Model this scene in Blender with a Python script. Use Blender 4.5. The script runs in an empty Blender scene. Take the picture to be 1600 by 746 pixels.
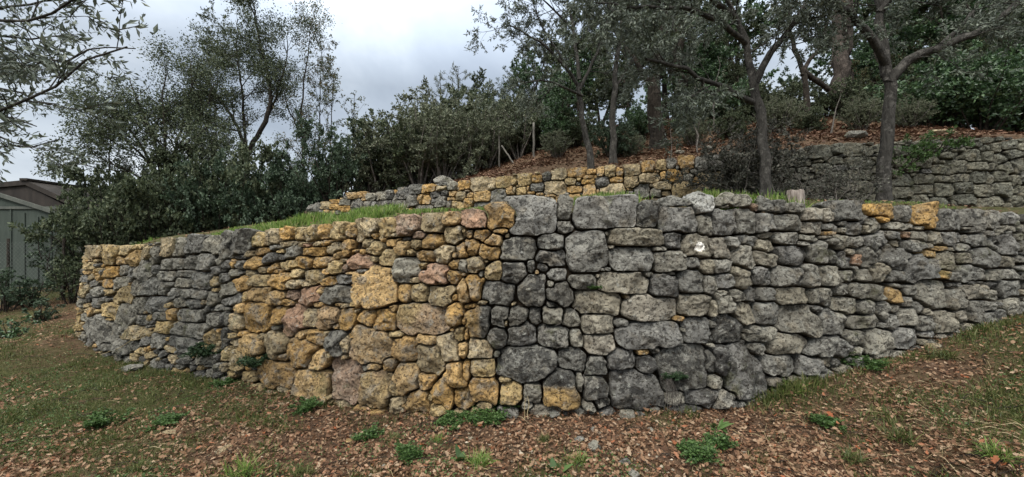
import bpy, math, random
import numpy as np
C = bpy.context.scene.collection
sc = bpy.context.scene
PI = math.pi
R = math.radians

# ---------------------------------------------------------------- camera, sky, sun, exposure
EYE = 1.65          # metres above the ground at the foot of the wall
FOC = 640.0         # focal length in photo pixels (photo 1600 wide)
HOR = 385.0         # photo row of the horizon
cam = bpy.data.cameras.new('camera'); camo = bpy.data.objects.new('camera', cam); C.objects.link(camo)
camo.location = (0, 0, EYE); camo.rotation_euler = (R(90), 0, 0)
cam.sensor_width = 36; cam.lens = 36*FOC/1600; cam.shift_y = (HOR-373)/1600
cam.clip_start = .05; cam.clip_end = 2000
sc.camera = camo

SUN_EL, SUN_AZ = 52, 205      # degrees; azimuth from +Y clockwise: behind the camera, a little left
w = bpy.data.worlds.new('World'); sc.world = w; w.use_nodes = True
nt = w.node_tree; nt.nodes.clear()
def N(t, ty, **k):
    n = t.nodes.new(ty)
    for a, v in k.items():
        if a[0] == '_': setattr(n, a[1:], v)
        else: n.inputs[a.replace('__', ' ')].default_value = v
    return n
def ramp(t, stops, interp='LINEAR'):
    r = t.nodes.new('ShaderNodeValToRGB'); e = r.color_ramp.elements; r.color_ramp.interpolation = interp
    while len(e) > 1: e.remove(e[-1])
    e[0].position = stops[0][0]; e[0].color = tuple(stops[0][1])+(1,) if len(stops[0][1]) == 3 else stops[0][1]
    for p, c in stops[1:]:
        x = e.new(p); x.color = tuple(c)+(1,)
    return r
L = nt.links
out = N(nt, 'ShaderNodeOutputWorld'); bg = N(nt, 'ShaderNodeBackground', Strength=1.0)
sky = N(nt, 'ShaderNodeTexSky', _sky_type='NISHITA', _sun_disc=False, _sun_elevation=R(SUN_EL), _sun_rotation=R(SUN_AZ), _air_density=1.5, _dust_density=3)
tc = N(nt, 'ShaderNodeTexCoord'); sep = N(nt, 'ShaderNodeSeparateXYZ'); L.new(tc.outputs['Generated'], sep.inputs[0])
zz = N(nt, 'ShaderNodeMath', _operation='MAXIMUM'); L.new(sep.outputs[2], zz.inputs[0]); zz.inputs[1].default_value = 0
za = N(nt, 'ShaderNodeMath', _operation='ADD'); L.new(zz.outputs[0], za.inputs[0]); za.inputs[1].default_value = .45
dv = N(nt, 'ShaderNodeVectorMath', _operation='DIVIDE'); cz = N(nt, 'ShaderNodeCombineXYZ')
L.new(tc.outputs['Generated'], dv.inputs[0])
for i in range(3): L.new(za.outputs[0], cz.inputs[i])
L.new(cz.outputs[0], dv.inputs[1])
n1 = N(nt, 'ShaderNodeTexNoise', Scale=1.25, Detail=6, Roughness=.55, Distortion=.25)
mp = N(nt, 'ShaderNodeMapping'); mp.inputs['Location'].default_value = (2.1, .55, 0); L.new(dv.outputs[0], mp.inputs[0]); L.new(mp.outputs[0], n1.inputs['Vector'])
cr = ramp(nt, [(.34, (.25, .29, .35)), (.45, (.32, .365, .425)), (.53, (.40, .445, .50)), (.64, (.54, .58, .62))])
L.new(n1.outputs['Fac'], cr.inputs[0])
# an overcast dome is about three times as bright overhead as at the horizon
el = N(nt, 'ShaderNodeMapRange'); L.new(sep.outputs[2], el.inputs['Value'])
el.inputs['From Min'].default_value = .35; el.inputs['From Max'].default_value = 1; el.inputs['To Min'].default_value = 1.0; el.inputs['To Max'].default_value = 5.2
cm = N(nt, 'ShaderNodeVectorMath', _operation='SCALE'); L.new(cr.outputs[0], cm.inputs[0]); L.new(el.outputs[0], cm.inputs['Scale'])
wt_ = N(nt, 'ShaderNodeMix', _data_type='RGBA', _blend_type='MULTIPLY'); wt_.inputs['B'].default_value = (1.08, .98, .84, 1)      # thick cloud overhead is neutral, not blue
fz = N(nt, 'ShaderNodeMapRange'); L.new(sep.outputs[2], fz.inputs['Value']); fz.inputs['From Min'].default_value = .45; fz.inputs['From Max'].default_value = .8
L.new(fz.outputs[0], wt_.inputs['Factor']); L.new(cm.outputs[0], wt_.inputs['A'])
sm = N(nt, 'ShaderNodeVectorMath', _operation='SCALE'); L.new(sky.outputs[0], sm.inputs[0]); sm.inputs['Scale'].default_value = .08
ad = N(nt, 'ShaderNodeMix', _data_type='RGBA'); ad.inputs['Factor'].default_value = .90
L.new(sm.outputs[0], ad.inputs['A']); L.new(wt_.outputs['Result'], ad.inputs['B'])
L.new(ad.outputs['Result'], bg.inputs[0]); L.new(bg.outputs[0], out.inputs[0])

sl = bpy.data.lights.new('sun', 'SUN'); so = bpy.data.objects.new('sun', sl); C.objects.link(so)
sl.energy = 1.5; sl.angle = R(18); sl.color = (1, .96, .90)
so.rotation_euler = (R(90-SUN_EL), 0, R(180-SUN_AZ)); so.location = (0, 0, 30)
sc.view_settings.view_transform = 'Standard'; sc.view_settings.look = 'None'
sc.view_settings.exposure = 0.80; sc.view_settings.gamma = 1
sc.cycles.max_bounces = 6; sc.cycles.diffuse_bounces = 3; sc.cycles.glossy_bounces = 2; sc.cycles.transmission_bounces = 3; sc.cycles.transparent_max_bounces = 4
sc.cycles.use_denoising = True
# ---------------------------------------------------------------- plan of the place (metres, camera over the origin looking along +Y)
FOC_, HOR_, EYE_ = 640.0, 385.0, 1.65
def at(px, py, Y): return np.array([(px-800)/FOC_*Y, Y, EYE_+(HOR_-py)/FOC_*Y])

def smooth(a, k):
    if k < 1: return a
    ker = np.exp(-np.linspace(-2, 2, 2*k+1)**2); ker /= ker.sum()
    p = np.concatenate([a[0]*2-a[k:0:-1], a, a[-1]*2-a[-2:-k-2:-1]])
    return np.convolve(p, ker, 'valid')
class Line:
    """the foot line of a wall: x, y, base height, top height along its length"""
    def __init__(s, rows, step=.05, k=8):
        a = np.array(rows, float)
        d = np.r_[0, np.cumsum(np.hypot(np.diff(a[:, 0]), np.diff(a[:, 1])))]
        n = int(d[-1]/step)+1; t = np.linspace(0, d[-1], n)
        q = [smooth(np.interp(t, d, a[:, i]), k) for i in range(4)]
        s.x, s.y, s.b, s.t = q
        s.s = np.r_[0, np.cumsum(np.hypot(np.diff(s.x), np.diff(s.y)))]
        s.tx = np.gradient(s.x, s.s); s.ty = np.gradient(s.y, s.s)
        m = np.hypot(s.tx, s.ty); s.tx /= m; s.ty /= m
    def ev(s, q, arr): return np.interp(q, s.s, arr)
    def near(s, X, Y):
        """arc position and signed distance (positive behind the wall) for many points"""
        X = np.asarray(X, float).ravel(); Y = np.asarray(Y, float).ravel()
        S = np.empty(len(X)); D = np.empty(len(X))
        xs, ys = s.x[::4], s.y[::4]; idx = np.arange(len(s.x))[::4]
        for i in range(0, len(X), 20000):
            x = X[i:i+20000, None]; y = Y[i:i+20000, None]
            j = idx[np.argmin((x-xs)**2+(y-ys)**2, 1)]
            x = x[:, 0]; y = y[:, 0]
            dx, dy = x-s.x[j], y-s.y[j]
            al = dx*s.tx[j]+dy*s.ty[j]
            S[i:i+20000] = s.s[j]+al
            D[i:i+20000] = -dx*s.ty[j]+dy*s.tx[j]
            far = np.abs(al) > .3
            D[i:i+20000][far] = np.sign(D[i:i+20000][far])*np.hypot(dx, dy)[far]
        return S, D
def rows(v): return [((p-800)/S, 640/S, EYE_+(385-yb)/S, EYE_+(385-yt)/S) for p, S, yt, yb in v]
R1 = [(-12.0, 22.0, .3, .6), (-11.2, 16.0, .1, 1.1), (-9.9, 11.5, -.1, 1.45), (-8.7, 8.9, -.15, 1.54)] + rows([
 (120,84,392,520),(180,90,385,556),(250,99,377,572),(360,112,364,590),(480,127,352,615),(600,138,342,640),
 (700,146,335,645),(800,150,325,642),(900,151,318,640),(1000,150,317,640),(1140,145,317,635),(1210,139,318,605),(1280,136,321,580),
 (1360,132,324,560),(1440,128,327,535),(1520,123,330,510),(1600,118,333,488),(1720,109,336,462)]) + [(11.5, 6.9, 1.0, 2.15), (15, 8.3, 1.2, 2.3), (24, 13, 1.9, 2.9)]
R2 = [(-16, 18, 1.0, 1.0), (-10.5, 15.4, 1.15, 1.15), (-6.9, 12.6, 1.1, 1.12)] + rows([
 (478,53,324,342),(540,55,306,343),(620,58,297,340),(700,62,288,335),(800,66,272,332),(900,69,264,330),(1000,72,257,325),
 (1090,75,248,322),(1180,78,238,322),(1300,81,224,325),(1440,82,217,328),(1600,82,213,335),(1720,82,210,338)]) + [(15.5, 10.2, 2.2, 3.8), (26, 16, 3.0, 4.5)]
W1, W2 = Line(R1), Line(R2)
LEAN = .10
def sstep(a, b, x): t = np.clip((x-a)/(b-a), 0, 1); return t*t*(3-2*t)

# value noise
_rs = np.random.RandomState(7); _T = _rs.rand(4096)
def vnoise(x, y, z):
    xi, yi, zi = np.floor(x).astype(np.int64), np.floor(y).astype(np.int64), np.floor(z).astype(np.int64)
    fx, fy, fz = x-xi, y-yi, z-zi
    fx, fy, fz = fx*fx*(3-2*fx), fy*fy*(3-2*fy), fz*fz*(3-2*fz)
    def h(a, b, c): return _T[(a*73856093 ^ b*19349663 ^ c*83492791) & 4095]
    r = 0
    for i in (0, 1):
        for j in (0, 1):
            for k in (0, 1):
                r = r+h(xi+i, yi+j, zi+k)*(fx if i else 1-fx)*(fy if j else 1-fy)*(fz if k else 1-fz)
    return r-.5
def fbm(x, y, z, o=3):
    r = 0; a = 1
    for i in range(o): r = r+a*vnoise(x*2**i+i*7.3, y*2**i+3.1*i, z*2**i-i*5.7); a *= .5
    return r

def ground(x, y, rough=True):
    x = np.asarray(x, float); y = np.asarray(y, float); sh = x.shape
    x = x.ravel(); y = y.ravel()
    s1, d1 = W1.near(x, y); s2, d2 = W2.near(x, y)
    b1, t1 = W1.ev(s1, W1.b), W1.ev(s1, W1.t); b2, t2 = W2.ev(s2, W2.b), W2.ev(s2, W2.t)
    low = b1-.035*np.minimum(-np.minimum(d1, 0), 9)
    low = low+.13*np.maximum(y-9.5, 0)*sstep(-8, -10.5, x)*(y < 24)
    dd = np.maximum(d1, 0)/(np.maximum(d1, 0)+np.maximum(-d2, 0)+1e-6)
    ter = (t1-.10)*(1-dd)+b2*dd+.13*sstep(.3, 1.1, d1)*sstep(0, .6, -d2)
    k = .06+.34*sstep(-7, 1.5, x)
    dm = np.maximum(d2, 0)
    bank = t2-.10+k*np.minimum(dm, 9)+.10*np.clip(dm-9, 0, 60)
    g = low+(ter-low)*sstep(.12, .34, d1)
    g = g+(bank-g)*sstep(.10, .30, d2)*(d1 > 0)
    if rough:
        far = np.hypot(x, y) > 30
        g = g+fbm(x*.5, y*.5, x*0)*.10*np.where(np.abs(d1) < .5, .3, 1)+fbm(x*2.3, y*2.3, x*0+4)*.045
    return g.reshape(sh)
def wall_pt(W, s, h, o):
    """point on a wall: arc position, absolute height, metres proud of the face"""
    x, y = W.ev(s, W.x), W.ev(s, W.y); tx, ty = W.ev(s, W.tx), W.ev(s, W.ty)
    b, t = W.ev(s, W.b), W.ev(s, W.t)
    back = LEAN*(h-(b+t)/2)-o
    return np.stack([x-ty*back, y+tx*back, h+0*s], -1)
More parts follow.
